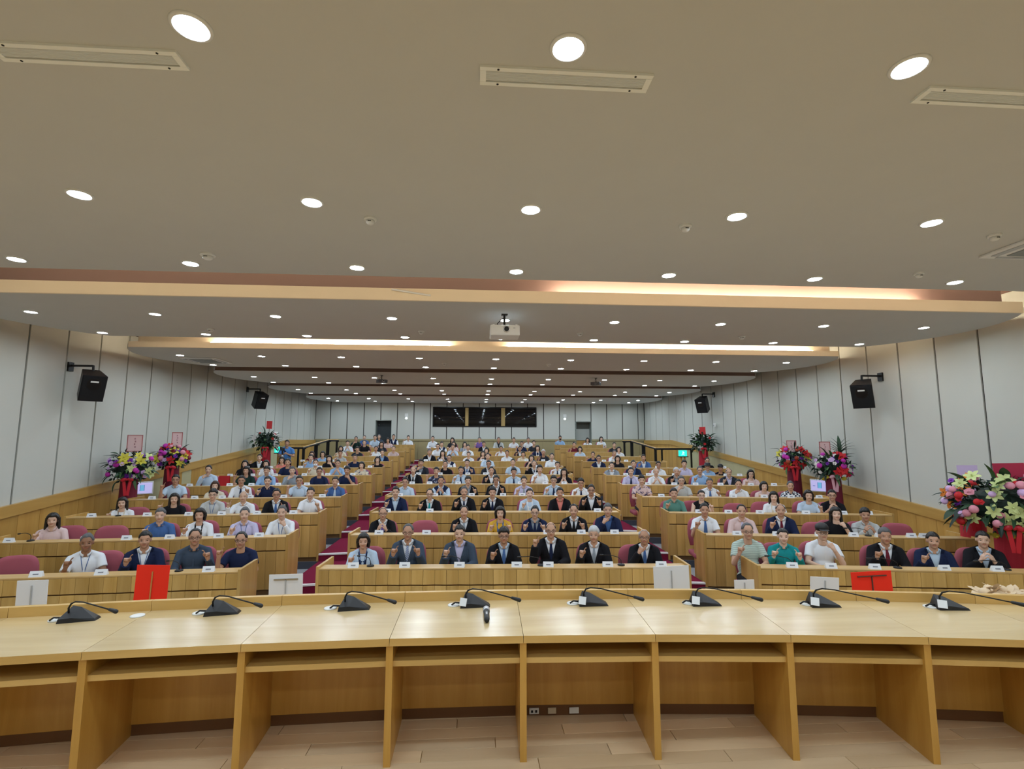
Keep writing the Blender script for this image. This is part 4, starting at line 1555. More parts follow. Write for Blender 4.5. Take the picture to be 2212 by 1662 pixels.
def garment_under():
    if 'under' in SHARED:
        return SHARED['under']
    m = MB()
    torso_shapes(m, 0.006)
    me = remesh(m, 0.0085, 5, 0.5)
    bm = bmesh.new()
    bm.from_mesh(me)
    kill = [f for f in bm.faces if (Vector((f.calc_center_median().x / 0.058, (f.calc_center_median().y - 0.025) / 0.062))).length < 1 and f.calc_center_median().z > 0.545]
    bmesh.ops.delete(bm, geom=kill, context='FACES')
    bm.to_mesh(me)
    bm.free()
    me.materials.append(M_CARD)
    me.name = 'shirt'
    SHARED['under'] = me
    return me


# chair parts
def chair_meshes():
    m = MB()
    pts = []
    for k in range(25):                          # rounded back outline in x,z
        t = k / 24
        a = pi * t
        x = 0.235 * cos(a)
        x = math.copysign(0.235 * abs(cos(a)) ** 0.55, cos(a))
        z = 0.24 + 0.28 * sin(a) ** 0.55
        pts.append((x, z))
    pts = [(0.20, 0.06)] + pts + [(-0.20, 0.06)]
    rows = []
    for y0, sc in ((-0.025, 0.94), (-0.04, 0.82), ):
        pass
    layers = [(-0.045, 0.80), (-0.03, 0.95), (0.0, 1.0), (0.03, 0.95), (0.04, 0.80)]
    for yo, sc in layers:
        rows.append([m.bm.verts.new((x * sc, 0.24 + yo - 0.5 * x * x + 0.06 * (z - 0.3), 0.29 + (z - 0.29) * sc)) for x, z in pts])
    n = len(pts)
    for a, b in zip(rows, rows[1:]):
        for i in range(n):
            m.bm.faces.new((a[i], a[(i + 1) % n], b[(i + 1) % n], b[i]))
    m.bm.faces.new(rows[0])
    m.bm.faces.new(rows[-1])
    back = m.mesh('backrest', M_SEAT, True)
    seat = MB().box((0, 0.02, -0.04), (0.46, 0.44, 0.08), None, 0.03).mesh('seat', M_SEAT, True)
    ped = MB().tube([(0, 0.03, -0.08), (0, 0.03, -0.33)], 0.03, 12).lathe([(0.17, -0.37), (0.17, -0.35), (0.03, -0.32)], (0, 0.03, 0), 18).mesh('pedestal', M_BLACKM)
    return back, seat, ped


CH_BACK, CH_SEAT, CH_PED = chair_meshes()


def chair(x, y, z, seat_h, rz, lab):
    o = empty('audience_chair', (x, y, z), rz, lab, 'chair', 'rose upholstered audience chairs')
    link('backrest', CH_BACK, o, (0, 0, seat_h))
    link('seat', CH_SEAT, o, (0, 0, seat_h))
    p = link('pedestal', CH_PED, o, (0, 0, seat_h))
    p.scale.z = seat_h / 0.37
    return o


card_bm = MB()
_a = [card_bm.bm.verts.new(v) for v in ((-0.065, -0.028, 0), (0.065, -0.028, 0), (0.065, 0, 0.062), (-0.065, 0, 0.062), (-0.065, 0.028, 0), (0.065, 0.028, 0))]
for f in ((0, 1, 2, 3), (3, 2, 5, 4), (0, 3, 4), (1, 5, 2), (0, 4, 5, 1)):
    card_bm.bm.faces.new([_a[i] for i in f])
CARD_ME = card_bm.mesh('card', M_CARD)
INK_ME = MB().box((0, -0.0165, 0.029), (0.055, 0.003, 0.014), Matrix.Rotation(-0.43, 4, 'X')).mesh('lettering', M_INK)


def name_card(x, bk, n, who):
    y = row_y(n, x) + 0.045
    o = empty('name_card', (x, y, plat(n) + LEDGE), {'L': 0.06, 'C': -0.05, 'R': -0.14}[bk] + random.uniform(-0.1, 0.1), 'white folded name card before the %s' % who, 'name card', 'name cards on the audience desks')
    link('card', CARD_ME, o)
    link('lettering', INK_ME, o)


PEOPLE = """
C1 -1.52 1.04 H mk card/pale_blue/navy+lanyard
C1 -0.92 1.16 B rg suit/slate/white/stripe g
C1 -0.22 1.14 H sk suit/slate/lavender/
C1 0.38 1.11 H fk suit/black/pale_blue/blue g
C1 1.02 1.18 R bk suit/black/white/navy g
C1 1.61 1.12 H fw suit/black/white/grey
C1 2.30 1.09 F dw suit/black/white/blue g
C2 -1.54 1.07 M dg suit/black/white/purple g
C2 -0.20 1.09 H rk suit/black/white/grey
C2 0.40 1.07 B mk card/yellow/blue
C2 0.98 1.08 B sk suit/navy/grey/navy g
C2 1.63 1.11 B rk suit/black/white/black
C2 2.20 1.12 F sg suit/navy/blue/
C3 -1.58 1.14 H sk suit/navy/pale_blue/pale_blue
C3 -0.91 1.10 H rk suit/black/white/teal g
C3 -0.24 1.14 H sg suit/black/white/navy
C3 0.32 1.13 H fk suit/black/white/navy
C3 1.05 1.11 H tk card/pale_blue/white
C3 1.65 1.12 N sk suit/black/coral/
C3 2.27 1.17 B sk suit/black/white/ g
C4 -1.61 1.09 R sk shirt/pale_blue g
C4 -0.80 1.11 M sk vest/navy/pale_blue
C4 -0.19 1.11 h fk suit/black/grey/
C4 0.45 1.13 h sk suit/black/white/ g
C4 1.08 1.11 H sk ssht/lavender/grey
C4 1.76 1.12 H fk shirt/pale_blue/navy g
C4 2.38 1.06 H fk ssht/white/navy g
C5 -1.62 1.14 H dg suit/black/white/black
C5 -1.03 1.11 R sk tee/navy+floral
C5 -0.40 1.13 H sk shirt/pale_blue/navy
C5 0.38 1.12 H sk suit/black/white/
C5 0.96 1.09 N fk shirt/pale_blue/navy
C5 1.63 1.16 H fk ssht/white
C5 2.26 1.08 M lk tee/black
C6 -1.59 1.13 F fk suit/charcoal/grey/
C6 -0.90 1.09 H sk tee/black
C6 -0.27 1.13 h sk suit/navy/white/blue
C6 0.35 1.10 N sk suit/charcoal/white/ g
C6 1.05 1.14 N sk ssht/pale_blue
C6 1.66 1.10 R rg suit/black/white/navy
C6 2.33 1.07 H tk shirt/white/navy
C7 -0.87 1.09 H sk vest/navy/white g
C7 0.35 1.14 N sk ssht/pale_blue
C7 1.75 1.09 F lk tee/black
C7 2.40 1.14 h sk shirt/white
C8 -1.64 1.12 N sg suit/black/white/
C8 -1.18 1.08 M lk tee/black+floral
C8 -0.28 1.04 N tk tee/white
C8 0.22 1.06 F lk tee/charcoal
C8 1.06 1.08 N sk shirt/white
C8 1.62 1.05 N fk shirt/cream
C8 2.33 1.11 H sw tee/charcoal
C9 -1.47 1.17 N sk ssht/white g
C9 -0.91 1.14 M sk ssht/pale_blue
C9 -0.33 1.14 N sk ssht/white
C9 0.37 1.02 F lk tee/charcoal
C9 0.92 1.09 H sk ssht/white
C9 1.64 1.09 H sk suit/black/white/
C9 2.31 1.11 N mk card/navy/white
C10 -1.43 1.12 N sk vest/navy/white
C10 -0.94 1.13 H lk tee/pale_pink
C10 -0.49 1.11 N lk card/grey/pale_pink
C10 0.29 1.13 N sk suit/black/white/
C10 1.84 1.13 R sk tee/navy g
C10 2.34 1.17 N sk tee/charcoal
C11 -1.93 1.23 N sk shirt/white
C11 -1.07 1.17 N lk tee/charcoal
C11 0.12 1.19 H sg ssht/purple
C11 0.96 1.19 N sg suit/pale_grey/charcoal/
C11 1.63 1.17 N sk ssht/white
C11 2.27 1.18 R sg shirt/white
L1 -4.94 1.10 H sn ssht/white+lanyard
L1 -4.26 1.12 H sk suit/navy/white/+lanyard
L1 -3.66 1.14 h rk shirt/slate g
L1 -3.09 1.09 R rk tee/navy g
L2 -6.48 1.05 H lk shirt/pale_pink
L2 -4.96 1.10 H sg shirt/blue
L2 -4.38 1.09 H mk card/white/black
L2 -3.71 1.09 H sg shirt/lavender+lanyard
L2 -3.14 1.11 f sg shirt/white+lanyard
L3 -6.48 1.00 H lk card/white/cream
L3 -5.60 1.06 R lk tee/black
L3 -4.93 1.13 N fk ssht/pale_grey+lanyard g
L3 -4.39 1.09 R dw shirt/white
L3 -3.80 1.12 h sk suit/black/white/blue g
L3 -3.18 1.14 h sk ssht/white
L4 -6.43 1.18 R sk ssht/pale_blue g
L4 -5.63 1.04 N mn tee/cream
L4 -5.10 1.15 h sk shirt/white/navy g
L4 -4.56 1.13 H sk shirt/navy
L4 -3.90 1.14 R sk ssht/pale_blue g
L4 -3.13 1.11 H sk shirt/blue/pale_blue
L5 -6.53 1.18 F sk shirt/pale_blue
L5 -5.66 1.15 R lk tee/dark_green
L5 -5.18 1.15 N fk shirt/light_blue
L5 -4.58 1.14 F sg shirt/grey
L5 -3.93 1.12 N sk tee/navy g
L5 -3.26 1.14 f fk tee/navy
L6 -6.35 1.12 N lk tee/black
L6 -5.80 1.12 H mk tee/white
L6 -5.23 1.16 N sk tee/navy
L6 -4.49 1.14 H sk shirt/cream
L6 -3.89 1.12 M sk ssht/light_blue
L6 -3.24 1.07 N mk tee/cream+floral
L7 -6.59 1.12 R sk suit/black/white/
L7 -5.94 1.04 H lk tee/coral
L7 -5.10 1.11 H sk shirt/light_blue
L7 -4.55 1.08 f lk tee/black
L7 -3.78 1.10 R sk tee/navy
L7 -3.10 1.04 H mk tee/black
L8 -5.54 1.05 N ln tee/maroon
L8 -5.19 1.05 N mk tee/light_blue
L8 -4.62 1.08 H sn tee/pale_grey+stripe
L8 -3.23 1.10 N sk suit/navy/light_blue/
L9 -5.00 1.09 H mk tee/cream
L9 -4.41 1.07 N fk tee/charcoal
L9 -3.74 1.09 H sk shirt/white
L9 -3.10 1.09 N sg tee/pale_pink+stripe
L10 -5.14 1.16 M sk shirt/white
L10 -4.49 1.18 N sk tee/black
L10 -3.82 1.12 N lk tee/charcoal
L11 -5.17 1.21 F sk tee/dark_green
L11 -4.38 1.27 N sk ssht/pale_blue
L11 -3.83 1.15 N lk tee/pale_pink
L12 -5.15 1.15 N sg shirt/blue
L12 -4.49 1.19 N sg shirt/slate
L12 -3.84 1.19 N sk vest/navy/white
L12 -3.17 1.15 R sk shirt/white
R1 3.70 1.17 H rg tee/pale_green+stripe g
R1 4.16 1.11 B tk shirt/teal
R1 4.67 1.17 f ck tee/white g
R1 5.47 1.13 H sg suit/black/white/maroon
R1 6.07 1.08 H sk suit/navy/pale_blue/
R1 6.69 1.10 M sk suit/black/pale_blue/
R2 3.78 1.13 H sk ssht/white/blue
R2 4.37 1.12 N rk shirt/pale_pink/lavender
R2 4.99 1.14 H dg suit/navy/white/maroon
R2 5.85 1.09 f lk tee/black
R2 6.30 1.08 M fk shirt/pale_grey
R3 3.85 1.12 H sk shirt/green
R3 4.37 1.09 h tk top/black g
R3 5.72 1.07 N lk card/white/cream
R3 6.36 1.10 h mk tee/pale_blue
R3 6.79 1.11 M sk tee/black g
R4 3.71 1.14 N fk ssht/pale_pink+floral
R4 4.58 1.13 F sg ssht/pale_grey g
R4 5.19 1.09 h sg shirt/white/blue
R4 5.81 1.06 F sk shirt/white
R4 6.35 1.02 H mk tee/pale_pink
R4 6.91 1.03 N sg ssht/white+check
R5 3.92 1.12 N sk shirt/lavender/navy
R5 4.54 1.11 M dw ssht/white
R5 5.04 1.12 H sw suit/black/grey/
R5 5.62 1.15 H sg shirt/light_blue g
R5 6.32 1.11 H dg suit/charcoal/lavender/ g
R5 6.85 1.07 H lk tee/pale_pink g
R6 3.83 1.06 N sk suit/grey/white/
R6 4.43 1.11 N sk suit/navy/blue/
R6 5.12 1.09 N sk shirt/white g
R6 5.83 1.12 H fk ssht/lavender
R6 6.46 1.05 N hk ssht/light_blue
R6 6.81 1.01 H ck tee/black
R7 3.82 1.09 N sk suit/navy/white/ g
R7 4.40 1.08 N mk tee/black
R7 5.19 1.11 H sk suit/blue/white/
R7 7.11 1.03 N sk tee/black g
R8 3.98 1.04 R sk tee/navy
R8 4.70 1.09 F sg shirt/white
R9 3.84 1.08 N mk tee/pale_blue
R9 5.26 1.07 N mk tee/white
R10 3.91 1.11 H sk tee/maroon
R10 5.49 1.10 N sk tee/charcoal
R12 3.84 1.14 R sk shirt/light_blue
R12 5.08 1.05 N lk card/white/black
R12 5.70 1.10 N lk tee/white
"""

HEADROW = {}
_lines = [l.split() for l in PEOPLE.strip().splitlines()]
_tot = {}
for t in _lines:
    _tot[t[0]] = _tot.get(t[0], 0) + 1
rngp = random.Random(11)
for t in _lines:
    bk, n = t[0][0], int(t[0][1:])
    x, zh, pose, hair, spec = float(t[1]), float(t[2]), t[3], t[4], t[5]
    gl = len(t) > 6
    k = HEADROW.get(t[0], 0)
    HEADROW[t[0]] = k + 1
    s = max(0.86, min(1.02, (0.925 if hair[0] in FEM else 0.955) + (zh - 1.11) * 0.30 + rngp.uniform(-0.012, 0.012)))
    seat_h = zh - HC.z * s
    y = row_y(n, x) + 0.62
    rz = -atan2(x, y) * 0.75 + rngp.uniform(-0.10, 0.10)
    who = '%s person from left, %s row of %s block' % (ORD[k], ROWN[n - 1], BLK[bk])
    root = empty('person', (x, y, plat(n) + seat_h), rz)
    root.scale = (s, s, s)
    d = dress(root, pose, hair, spec, gl, rngp, n <= 3)
    if (t[0], k) in (('L6', 3), ('R12', 0)):
        part('face_mask', shared('mask'), root, cloth('white' if bk == 'L' else 'black'))
    tag(root, 'person in %s, %s from left in %s row of %s block' % (d, ORD[k], ROWN[n - 1], BLK[bk]), 'person', 'seated audience')
    tr = part('trousers', shared('trousers'), root, cloth(rngp.choice(['black', 'charcoal', 'navy'])))
    if n <= 3:
        for sx in (-1, 1):
            sh = link('shoe', shared('shoe'), root, (sx * 0.10, -0.34, -seat_h / s))
    cdx = {('L2', 0): 0.17, ('L3', 0): 0.17, ('L1', 0): 0.15, ('R3', 1): -0.12, ('R3', 2): -0.16, ('C1', 6): -0.10, ('C1', 0): 0.05, ('C6', 0): 0.14, ('R1', 0): 0.12, ('L1', 3): -0.08}.get((t[0], k), 0.0)
    chair(x + cdx, y, plat(n), seat_h, rz * 0.5, 'rose upholstered chair under the ' + who)
    if n <= 8 and not (bk == 'C' and n in (3,) and k in (2, 3, 4)):
        dx = -0.10 if bk != 'R' else 0.22
        if bk == 'C':
            dx = rngp.uniform(-0.12, 0.14)
        name_card(x + dx, bk, n, who)

for bk, n, x, lab, cl in (('C', 2, -0.86, 'empty rose chair between the two leftmost people, second centre row', 'empty chair, second row of centre block'), ('L', 1, -5.80, 'empty rose chair at the left edge of the front left row', 'empty chair, front row of left block'),
                          ('L', 2, -5.70, 'empty rose chair right of the person in pale pink, second left row', 'empty chair, second row of left block'), 
                          ('R', 2, 5.60, 'empty rose chair right of the person with maroon tie, second right row', 'empty chair in the middle, second right row'), ('R', 2, 6.85, 'empty rose chair at the right end of second right row', 'empty chair at the end, second right row'),
                          ('R', 3, 5.04, 'empty rose chair in the middle of the third right row', 'empty chair, third row of right block')):
    chair(x, row_y(n, x) + 0.62, plat(n), 0.40, -0.5 * atan2(x, row_y(n, x)), lab)
    if cl:
        name_card(x + 0.1 if x < 6 else x - 0.15, bk, n, cl)


# ------------------------------------------------------------------ the cameraman standing at the rear left
def cameraman():
    x, y = -6.43, 17.6
    z0 = plat(8)
    o = empty('person', (x, y, z0), 0.25, 'person standing in a blue tee shirt behind a white tripod at rear left', 'person')
    H = 0.78                                     # hip height
    off = Vector((0, 0, H - 0.06))
    s = 0.98
    m = MB()
    head_shapes(m)
    torso_shapes(m, -0.012)
    for sd in (-1, 1):
        S = Vector((sd * 0.172, 0.04, 0.492))
        E = Vector((sd * 0.23, -0.03, 0.27))
        W = Vector((sd * 0.06, -0.22, 0.34))
        m.cap(S, E, 0.044, 0.037)
        m.cap(E, W, 0.036, 0.024)
        hand_shapes(m, W, Vector((-sd * 0.5, -0.7, 0.3)), Vector((-sd * 0.6, 0.3, -0.3)), sd, 'relax')
        m.cap((sd * 0.085, 0.02, 0.06), (sd * 0.10, 0.0, -0.34), 0.070, 0.05)
        m.cap((sd * 0.10, 0.0, -0.34), (sd * 0.105, 0.02, -0.70), 0.046, 0.035)
    me = remesh(m, 0.008, 3)
    me.materials.append(SKINS[2])
    me.name = 'body'
    link('body', me, o, off)
    h = link('hair', hair_mesh('s'), o, off)
    setmat(h, 0, HAIRC['k'])
    m = MB()
    torso_shapes(m, 0.008)
    for sd in (-1, 1):
        m.tube([(sd * 0.172, 0.04, 0.492), (sd * 0.215, -0.01, 0.34)], [0.056, 0.06], 14)
    me = remesh(m, 0.010, 4)
    me.materials.append(plain('bright_blue_cloth', (0.08, 0.24, 0.58), 0.85))
    link('tee_shirt', me, o, off).name = 'tee_shirt'
    m = MB()
    m.ell((0, 0.02, 0.04), (0.168, 0.125, 0.10))
    for sd in (-1, 1):
        m.cap((sd * 0.085, 0.02, 0.05), (sd * 0.10, 0.0, -0.34), 0.082, 0.066)
        m.cap((sd * 0.10, 0.0, -0.34), (sd * 0.105, 0.02, -0.68), 0.064, 0.056)
    me = remesh(m, 0.014, 3)
    me.materials.append(cloth('black'))
    link('trousers', me, o, off)
    for sd in (-1, 1):
        link('shoe', shared('shoe'), o, (sd * 0.105, 0.0, 0.0))
    st = strip_mesh('strap', [(-0.12, 0.50, 0.03), (-0.05, 0.44, 0.03), (0.03, 0.36, 0.03), (0.11, 0.27, 0.03)], 0.01, 0.008)
    setmat(link('strap', st, o, off), 0, cloth('navy'))
    # tripod with a small camera
    t = empty('tripod', (x + 0.02, y - 0.42, z0), 0.25, 'white legged tripod with a small camera before the standing person', 'tripod')
    for a in (-pi / 2 + 0.0, pi / 6, 5 * pi / 6):
        MB().tube([(0, 0, 1.05), (cos(a) * 0.20, sin(a) * 0.16, 0.55), (cos(a) * 0.38, sin(a) * 0.28, 0.0)], [0.018, 0.016, 0.012], 8).build('leg', M_WHITEP, t)
    MB().tube([(0, 0, 0.9), (0, 0, 1.18)], 0.02).build('centre_column', M_BLACKM, t)
    MB().box((0, 0, 1.23), (0.13, 0.10, 0.09), None, 0.012).lathe([(0.035, -0.13), (0.035, -0.05)], (0, 0, 1.23), 16, 'Y').build('camera_body', M_BLACK, t)


cameraman()

# ------------------------------------------------------------------ flower stands
def leaf_mesh(L, w, name='leaf'):
    m = MB()
    mid, lf, rt = [], [], []
    n = 6
    for k in range(n + 1):
        t = k / n
        ww = w * sin(pi * min(1, t * 0.93 + 0.05)) ** 0.8
        z = 0.10 * L * sin(pi * t) - 0.18 * L * t * t
        mid.append(m.bm.verts.new((0, L * t, z)))
        lf.append(m.bm.verts.new((-ww, L * t, z + 0.25 * ww)))
        rt.append(m.bm.verts.new((ww, L * t, z + 0.25 * ww)))
    for k in range(n):
        m.bm.faces.new((lf[k], mid[k], mid[k + 1], lf[k + 1]))
        m.bm.faces.new((mid[k], rt[k], rt[k + 1], mid[k + 1]))
    return m.mesh(name, M_CARD, True)


LEAVES = [leaf_mesh(0.26, 0.04), leaf_mesh(0.30, 0.028), leaf_mesh(0.20, 0.05)]
G1 = plain('leaf_green', (0.018, 0.055, 0.022), 0.45, var=0.2, bscale=30)
G2 = plain('leaf_dark', (0.008, 0.026, 0.016), 0.5, var=0.2, bscale=30)
G3 = plain('leaf_light', (0.05, 0.12, 0.03), 0.5, var=0.2, bscale=30)


def petal(m, a, L, w, lift, curl=0.0):
    d = Vector((cos(a), sin(a), 0))
    s = Vector((-sin(a), cos(a), 0))
    pr = None
    for t, ww in ((0, 0.25), (0.35, 1.0), (0.7, 0.85), (1.0, 0.12)):
        z = lift * t - curl * t * t
        c = d * (L * t) + Vector((0, 0, z))
        v = [m.bm.verts.new(c - s * w * ww + Vector((0, 0, 0.15 * w * ww))), m.bm.verts.new(c), m.bm.verts.new(c + s * w * ww + Vector((0, 0, 0.15 * w * ww)))]
        if pr:
            m.bm.faces.new((pr[0], pr[1], v[1], v[0]))
            m.bm.faces.new((pr[1], pr[2], v[2], v[1]))
        pr = v


def lily():
    m = MB()
    for k in range(6):
        petal(m, k * pi / 3, 0.10, 0.028, 0.05 - 0.01 * (k % 2), 0.03)
    m.ell((0, 0, 0.02), (0.012, 0.012, 0.03))
    return m.mesh('flower', M_CARD, True)


def orchid():
    m = MB()
    for k in range(5):
        petal(m, k * 2 * pi / 5, 0.045, 0.024, 0.012, 0.008)
    m.ell((0, 0, 0.01), (0.012, 0.012, 0.012))
    return m.mesh('flower', M_CARD, True)


def mum():
    m = MB()
    for r, L, z, n in ((0.02, 0.05, 0.02, 12), (0.01, 0.042, 0.035, 10), (0, 0.03, 0.045, 7)):
        for k in range(n):
            a = 2 * pi * k / n + z * 40
            petal(m, a, L, 0.012, 0.028, 0.008)
    m.ell((0, 0, 0.018), (0.047, 0.047, 0.036), None, 16, 10)
    return m.mesh('flower', M_CARD, True)


FL = {'lily': lily(), 'orchid': orchid(), 'mum': mum()}
FC = {'yellow': (0.62, 0.55, 0.06), 'magenta': (0.50, 0.03, 0.38), 'purple': (0.16, 0.02, 0.34), 'white': (0.75, 0.72, 0.70), 'lilac': (0.62, 0.42, 0.70), 'pink': (0.70, 0.28, 0.36),
      'red': (0.55, 0.02, 0.025), 'orange': (0.70, 0.22, 0.03), 'lime': (0.62, 0.70, 0.30), 'burgundy': (0.20, 0.012, 0.03), 'rust': (0.35, 0.05, 0.02)}


def fmat(c):
    return plain('petal_' + c, FC[c], 0.55, spec=0.3, var=0.12, bscale=40)


def pedestal_mesh(h, r0, r1):
    m = MB()
    seg = 36
    rings = []
    for t in (0, 0.05, 0.5, 0.95, 1.0):
        r = r0 + (r1 - r0) * t
        rings.append([m.bm.verts.new(((r + 0.010 * (1 - t) * cos(12 * 2 * pi * k / seg)) * cos(2 * pi * k / seg), (r + 0.010 * (1 - t) * cos(12 * 2 * pi * k / seg)) * sin(2 * pi * k / seg), h * t)) for k in range(seg)])
    for a, b in zip(rings, rings[1:]):
        for k in range(seg):
            m.bm.faces.new((a[k], a[(k + 1) % seg], b[(k + 1) % seg], b[k]))
    m.bm.faces.new(list(reversed(rings[0])))
    m.bm.faces.new(rings[-1])
    return m.mesh('pedestal', M_REDCLOTH, True)


def flower_stand(x, y, zc, rad, colours, sign, lab, seed, nfl=40, nleaf=44, ribbon='red', palm=False, z0=None, maroon=False):
    rng = random.Random(seed)
    side = 'left' if x < 0 else 'right'
    if z0 is None:
        n = 1
        while n < NROW and y > row_y(n + 1, x):
            n += 1
        z0 = plat(n)
    face = atan2(x, y) * -0.8
    o = empty('flower_stand', (x, y, z0), face, lab, 'flower stand', 'congratulation flower stands')
    hc = zc - z0
    pd = link('pedestal', pedestal_mesh(hc - 0.02, 0.17, 0.14), o)
    if maroon:
        setmat(pd, 0, plain('maroon_stand_cloth', (0.16, 0.010, 0.03), 0.75, bump=0.3, bscale=60, var=0.12))
    rx, ry, rz = rad
    core = MB()
    for k in range(260):
        u, v = rng.uniform(-1, 1), rng.uniform(0, 2 * pi)
        d = Vector((sqrt(1 - u * u) * cos(v), sqrt(1 - u * u) * sin(v), u))
        p = Vector((d.x * rx, d.y * ry, d.z * rz)) * rng.uniform(0.55, 0.9)
        q = d.to_track_quat('Z', 'Y').to_matrix().to_4x4() @ Matrix.Rotation(rng.uniform(0, 6.28), 4, 'Z') @ Matrix.Rotation(rng.uniform(0.2, 1.0), 4, 'X')
        L, w = rng.uniform(0.07, 0.13), rng.uniform(0.02, 0.035)
        vs_ = [core.bm.verts.new(p + (q @ Vector(c))) for c in ((0, 0, 0), (w, L * 0.5, 0.01), (0, L, 0), (-w, L * 0.5, 0.01))]
        core.bm.faces.new(vs_)
    core.ell((0, 0, -0.02), (rx * 0.62, ry * 0.62, rz * 0.6), None, 20, 12)
    tag(core.build('foliage', G2, o, (0, 0, hc)), kind='stuff')
    for k in range(nleaf):
        u, v = rng.uniform(-0.75, 0.95), rng.uniform(0, 2 * pi)
        d = Vector((sqrt(1 - u * u) * cos(v), sqrt(1 - u * u) * sin(v), u))
        if d.y > 0.55:
            d.y *= -1
        p = Vector((d.x * rx, d.y * ry, d.z * rz)) * rng.uniform(0.55, 0.85)
        lf = link('leaf', rng.choice(LEAVES), o, p + Vector((0, 0, hc)))
        dd = (d + Vector((0, 0, rng.uniform(-0.4, 0.3)))).normalized()
        lf.rotation_euler = (dd.to_track_quat('Y', 'Z').to_matrix() @ Matrix.Rotation(rng.uniform(-0.6, 0.6), 3, 'Y')).to_euler()
        sc = rng.uniform(0.7, 1.05) * min(1.2, rx / 0.40)
        lf.scale = (sc, sc, sc)
        setmat(lf, 0, rng.choice([G1, G1, G2, G3]))
    if palm:
        for k in range(11):
            a = (k - 5) * 0.20
            lf = link('leaf', LEAVES[1], o, (0.16, 0.06, hc + rz * 0.5 + 0.10))
            dd = Vector((sin(a) * 0.9, 0.0, cos(a))).normalized()
            lf.rotation_euler = dd.to_track_quat('Y', 'Z').to_euler()
            lf.scale = (1.5, 1.4 - 0.3 * abs(a), 1.5)
            setmat(lf, 0, G1)
    for k in range(nfl):
        kind, c = colours[k % len(colours)]
        if kind == 'spray':
            u = rng.uniform(-1.0, -0.55)
        else:
            u = rng.uniform(-0.55, 0.9)
        v = rng.uniform(-pi * 0.96, -0.04 * pi)
        if not colours:
            break
        d = Vector((sqrt(1 - u * u) * cos(v), sqrt(1 - u * u) * sin(v), u))
        p = Vector((d.x * rx, d.y * ry, d.z * rz)) * rng.uniform(0.90, 1.02)
        f = link('flower', FL['orchid' if kind == 'spray' else kind], o, p + Vector((0, 0, hc)))
        dd = (d + Vector((0, -0.7, 0.1))).normalized()
        f.rotation_euler = (dd.to_track_quat('Z', 'Y').to_matrix() @ Matrix.Rotation(rng.uniform(0, 6), 3, 'Z')).to_euler()
        sc = rng.uniform(0.85, 1.25)
        f.scale = (sc, sc, sc)
        setmat(f, 0, fmat(c))
    # ribbon bow with tails
    rb = plain('ribbon_' + ribbon, (0.55, 0.015, 0.03) if ribbon == 'red' else (0.65, 0.35, 0.42), 0.35)
    m = MB()
    bz = hc - rz * 0.62
    by = -ry * 0.9
    for s in (-1, 1):
        m.ell((s * 0.055, by, bz), (0.055, 0.02, 0.035), Matrix.Rotation(s * 0.4, 4, 'Y'))
    m.ell((0, by - 0.015, bz), (0.02, 0.02, 0.025))
    for s in (-1, 1):
        m.box((s * 0.035, by + 0.02, bz - 0.17), (0.05, 0.006, 0.30), Matrix.Rotation(s * 0.12, 4, 'Y'))
    m.build('ribbon_bow', rb, o)
    if sign:
        sx, sz, sw, sh, scol, rim = sign
        MB().tube([(sx, 0.02, hc), (sx, 0.02, hc + sz)], 0.008, 6).build('sign_stake', plain('stake_brown', (0.12, 0.08, 0.04), 0.7), o)
        pm = plain('sign_' + scol, {'pink': (0.72, 0.50, 0.50), 'red': (0.60, 0.03, 0.035), 'lilac': (0.66, 0.52, 0.78), 'crimson': (0.42, 0.02, 0.06)}[scol], 0.6)
        b = MB().box((sx, 0, hc + sz), (sw, 0.008, sh), Matrix.Rotation(rng.uniform(-0.06, 0.06), 4, 'Y')).build('sign_board', pm, o)
        if rim:
            m = MB()
            for s in (-1, 1):
                m.box((sx + s * sw / 2, -0.004, hc + sz), (0.014, 0.012, sh + 0.014)).box((sx, -0.004, hc + sz + s * sh / 2), (sw, 0.012, 0.014))
            m.build('sign_rim', plain('sign_rim', (0.42, 0.12, 0.12), 0.6), o)
            m = MB()
            for k in range(4):
                m.box((sx + 0.01 * (k % 2), -0.006, hc + sz + sh * 0.28 - k * sh * 0.17), (0.022, 0.003, sh * 0.10))
            m.build('sign_writing', plain('sign_ink', (0.42, 0.22, 0.24), 0.7), o)
    return o


MIX_A = [('lily', 'yellow'), ('orchid', 'lilac'), ('orchid', 'purple'), ('mum', 'magenta'), ('orchid', 'white'), ('lily', 'lime'), ('orchid', 'purple'), ('orchid', 'lilac')]
MIX_B = [('orchid', 'purple'), ('mum', 'magenta'), ('orchid', 'purple'), ('lily', 'red'), ('orchid', 'lilac'), ('lily', 'yellow'), ('mum', 'pink'), ('mum', 'burgundy')]
MIX_E = [('mum', 'magenta'), ('orchid', 'white'), ('orchid', 'purple'), ('mum', 'rust'), ('lily', 'red'), ('lily', 'yellow'), ('orchid', 'lilac')]
MIX_F = [('mum', 'magenta'), ('orchid', 'white'), ('orchid', 'white'), ('lily', 'red'), ('orchid', 'purple'), ('spray', 'yellow'), ('orchid', 'lilac')]
MIX_H = [('lily', 'lime'), ('mum', 'pink'), ('mum', 'lilac'), ('orchid', 'pink'), ('mum', 'red'), ('spray', 'yellow'), ('lily', 'lime'), ('mum', 'pink'), ('spray', 'yellow'), ('orchid', 'red')]
MIX_G = [('orchid', 'lilac'), ('lily', 'orange'), ('orchid', 'purple'), ('orchid', 'lilac'), ('mum', 'red'), ('orchid', 'orange'), ('orchid', 'purple')]
MIX_C = [('lily', 'white'), ('orchid', 'red')]
flower_stand(-7.12, 10.96, 1.84, (0.40, 0.34, 0.36), MIX_A, (0.04, 0.50, 0.25, 0.33, 'pink', True), 'purple and yellow flower stand by the left wall beside a lit screen', 1, maroon=True)
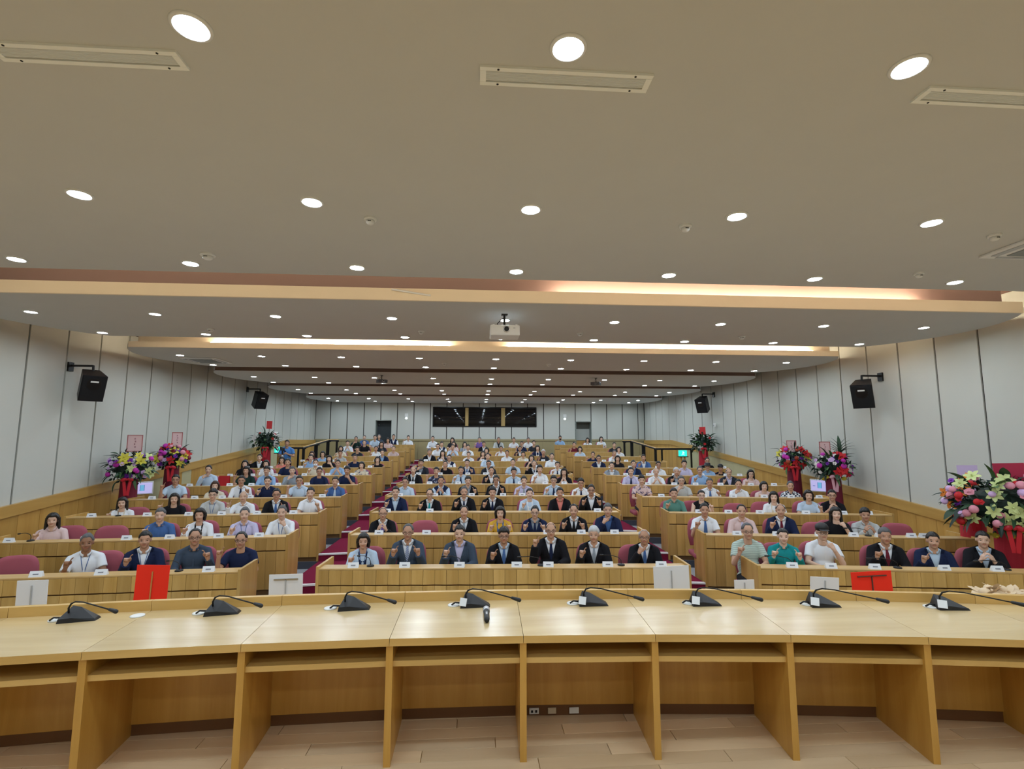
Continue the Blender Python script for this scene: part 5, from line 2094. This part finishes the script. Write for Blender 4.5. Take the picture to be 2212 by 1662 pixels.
flower_stand(-7.12, 12.39, 1.985, (0.33, 0.30, 0.32), MIX_B, (0.06, 0.44, 0.20, 0.32, 'pink', True), 'flower stand of purple and red blooms, middle of the left wall', 2, ribbon='red', maroon=True)
flower_stand(-7.05, 17.45, 2.38, (0.42, 0.32, 0.34), MIX_C, (0.06, 0.55, 0.17, 0.26, 'red', False), 'dark leafy stand with red paper beside the standing cameraman', 3, nfl=9, nleaf=70)
flower_stand(7.78, 16.85, 2.36, (0.40, 0.32, 0.34), MIX_C, (0.0, 0.40, 0.20, 0.26, 'red', False), 'dark leafy stand with red paper near the right exit sign', 4, nfl=5, nleaf=70)
flower_stand(7.78, 11.93, 1.97, (0.36, 0.32, 0.32), MIX_E, (-0.02, 0.30, 0.20, 0.28, 'pink', True), 'flower stand with rust and magenta blooms, middle of the right wall', 5, maroon=True)
flower_stand(7.78, 10.57, 1.84, (0.38, 0.33, 0.32), MIX_F, (-0.12, 0.40, 0.20, 0.28, 'pink', True), 'flower stand with tall palm leaf above the right wall screen', 6, ribbon='pink', palm=True, maroon=True)
flower_stand(7.50, 7.25, 1.58, (0.30, 0.26, 0.30), MIX_G, (0.0, 0.31, 0.24, 0.28, 'lilac', False), 'smaller flower stand with lilac paper left of the largest arrangement', 7, nfl=42, nleaf=30)
flower_stand(7.28, 6.55, 1.53, (0.66, 0.42, 0.44), MIX_H, (0.08, 0.40, 0.32, 0.33, 'crimson', False), 'largest flower arrangement with lime lilies at the right edge', 8, nfl=92, nleaf=70)
# loose blooms low before the stage at the right edge
fp = empty('flower_basket', (5.05, 4.66, 0.0), 0, 'cream flower basket just showing over the stage desk at right', 'flower basket')
MB().lathe([(0.16, 0), (0.20, 0.45), (0.14, 0.82), (0.10, 0.82)], seg=20).build('basket', plain('basket_weave', (0.40, 0.26, 0.12), 0.8, bump=0.6, bscale=60), fp)
rngb = random.Random(5)
for k in range(16):
    a = k * 2.4
    f = link('flower', FL['lily' if k % 3 else 'mum'], fp, (0.17 * cos(a) * (k / 16) ** .5, 0.17 * sin(a) * (k / 16) ** .5, 0.90 + 0.06 * (1 - k / 16)))
    f.rotation_euler = (rngb.uniform(-0.5, 0.9), rngb.uniform(-0.5, 0.5), a)
    setmat(f, 0, plain('petal_cream', (0.72, 0.55, 0.36), 0.6))
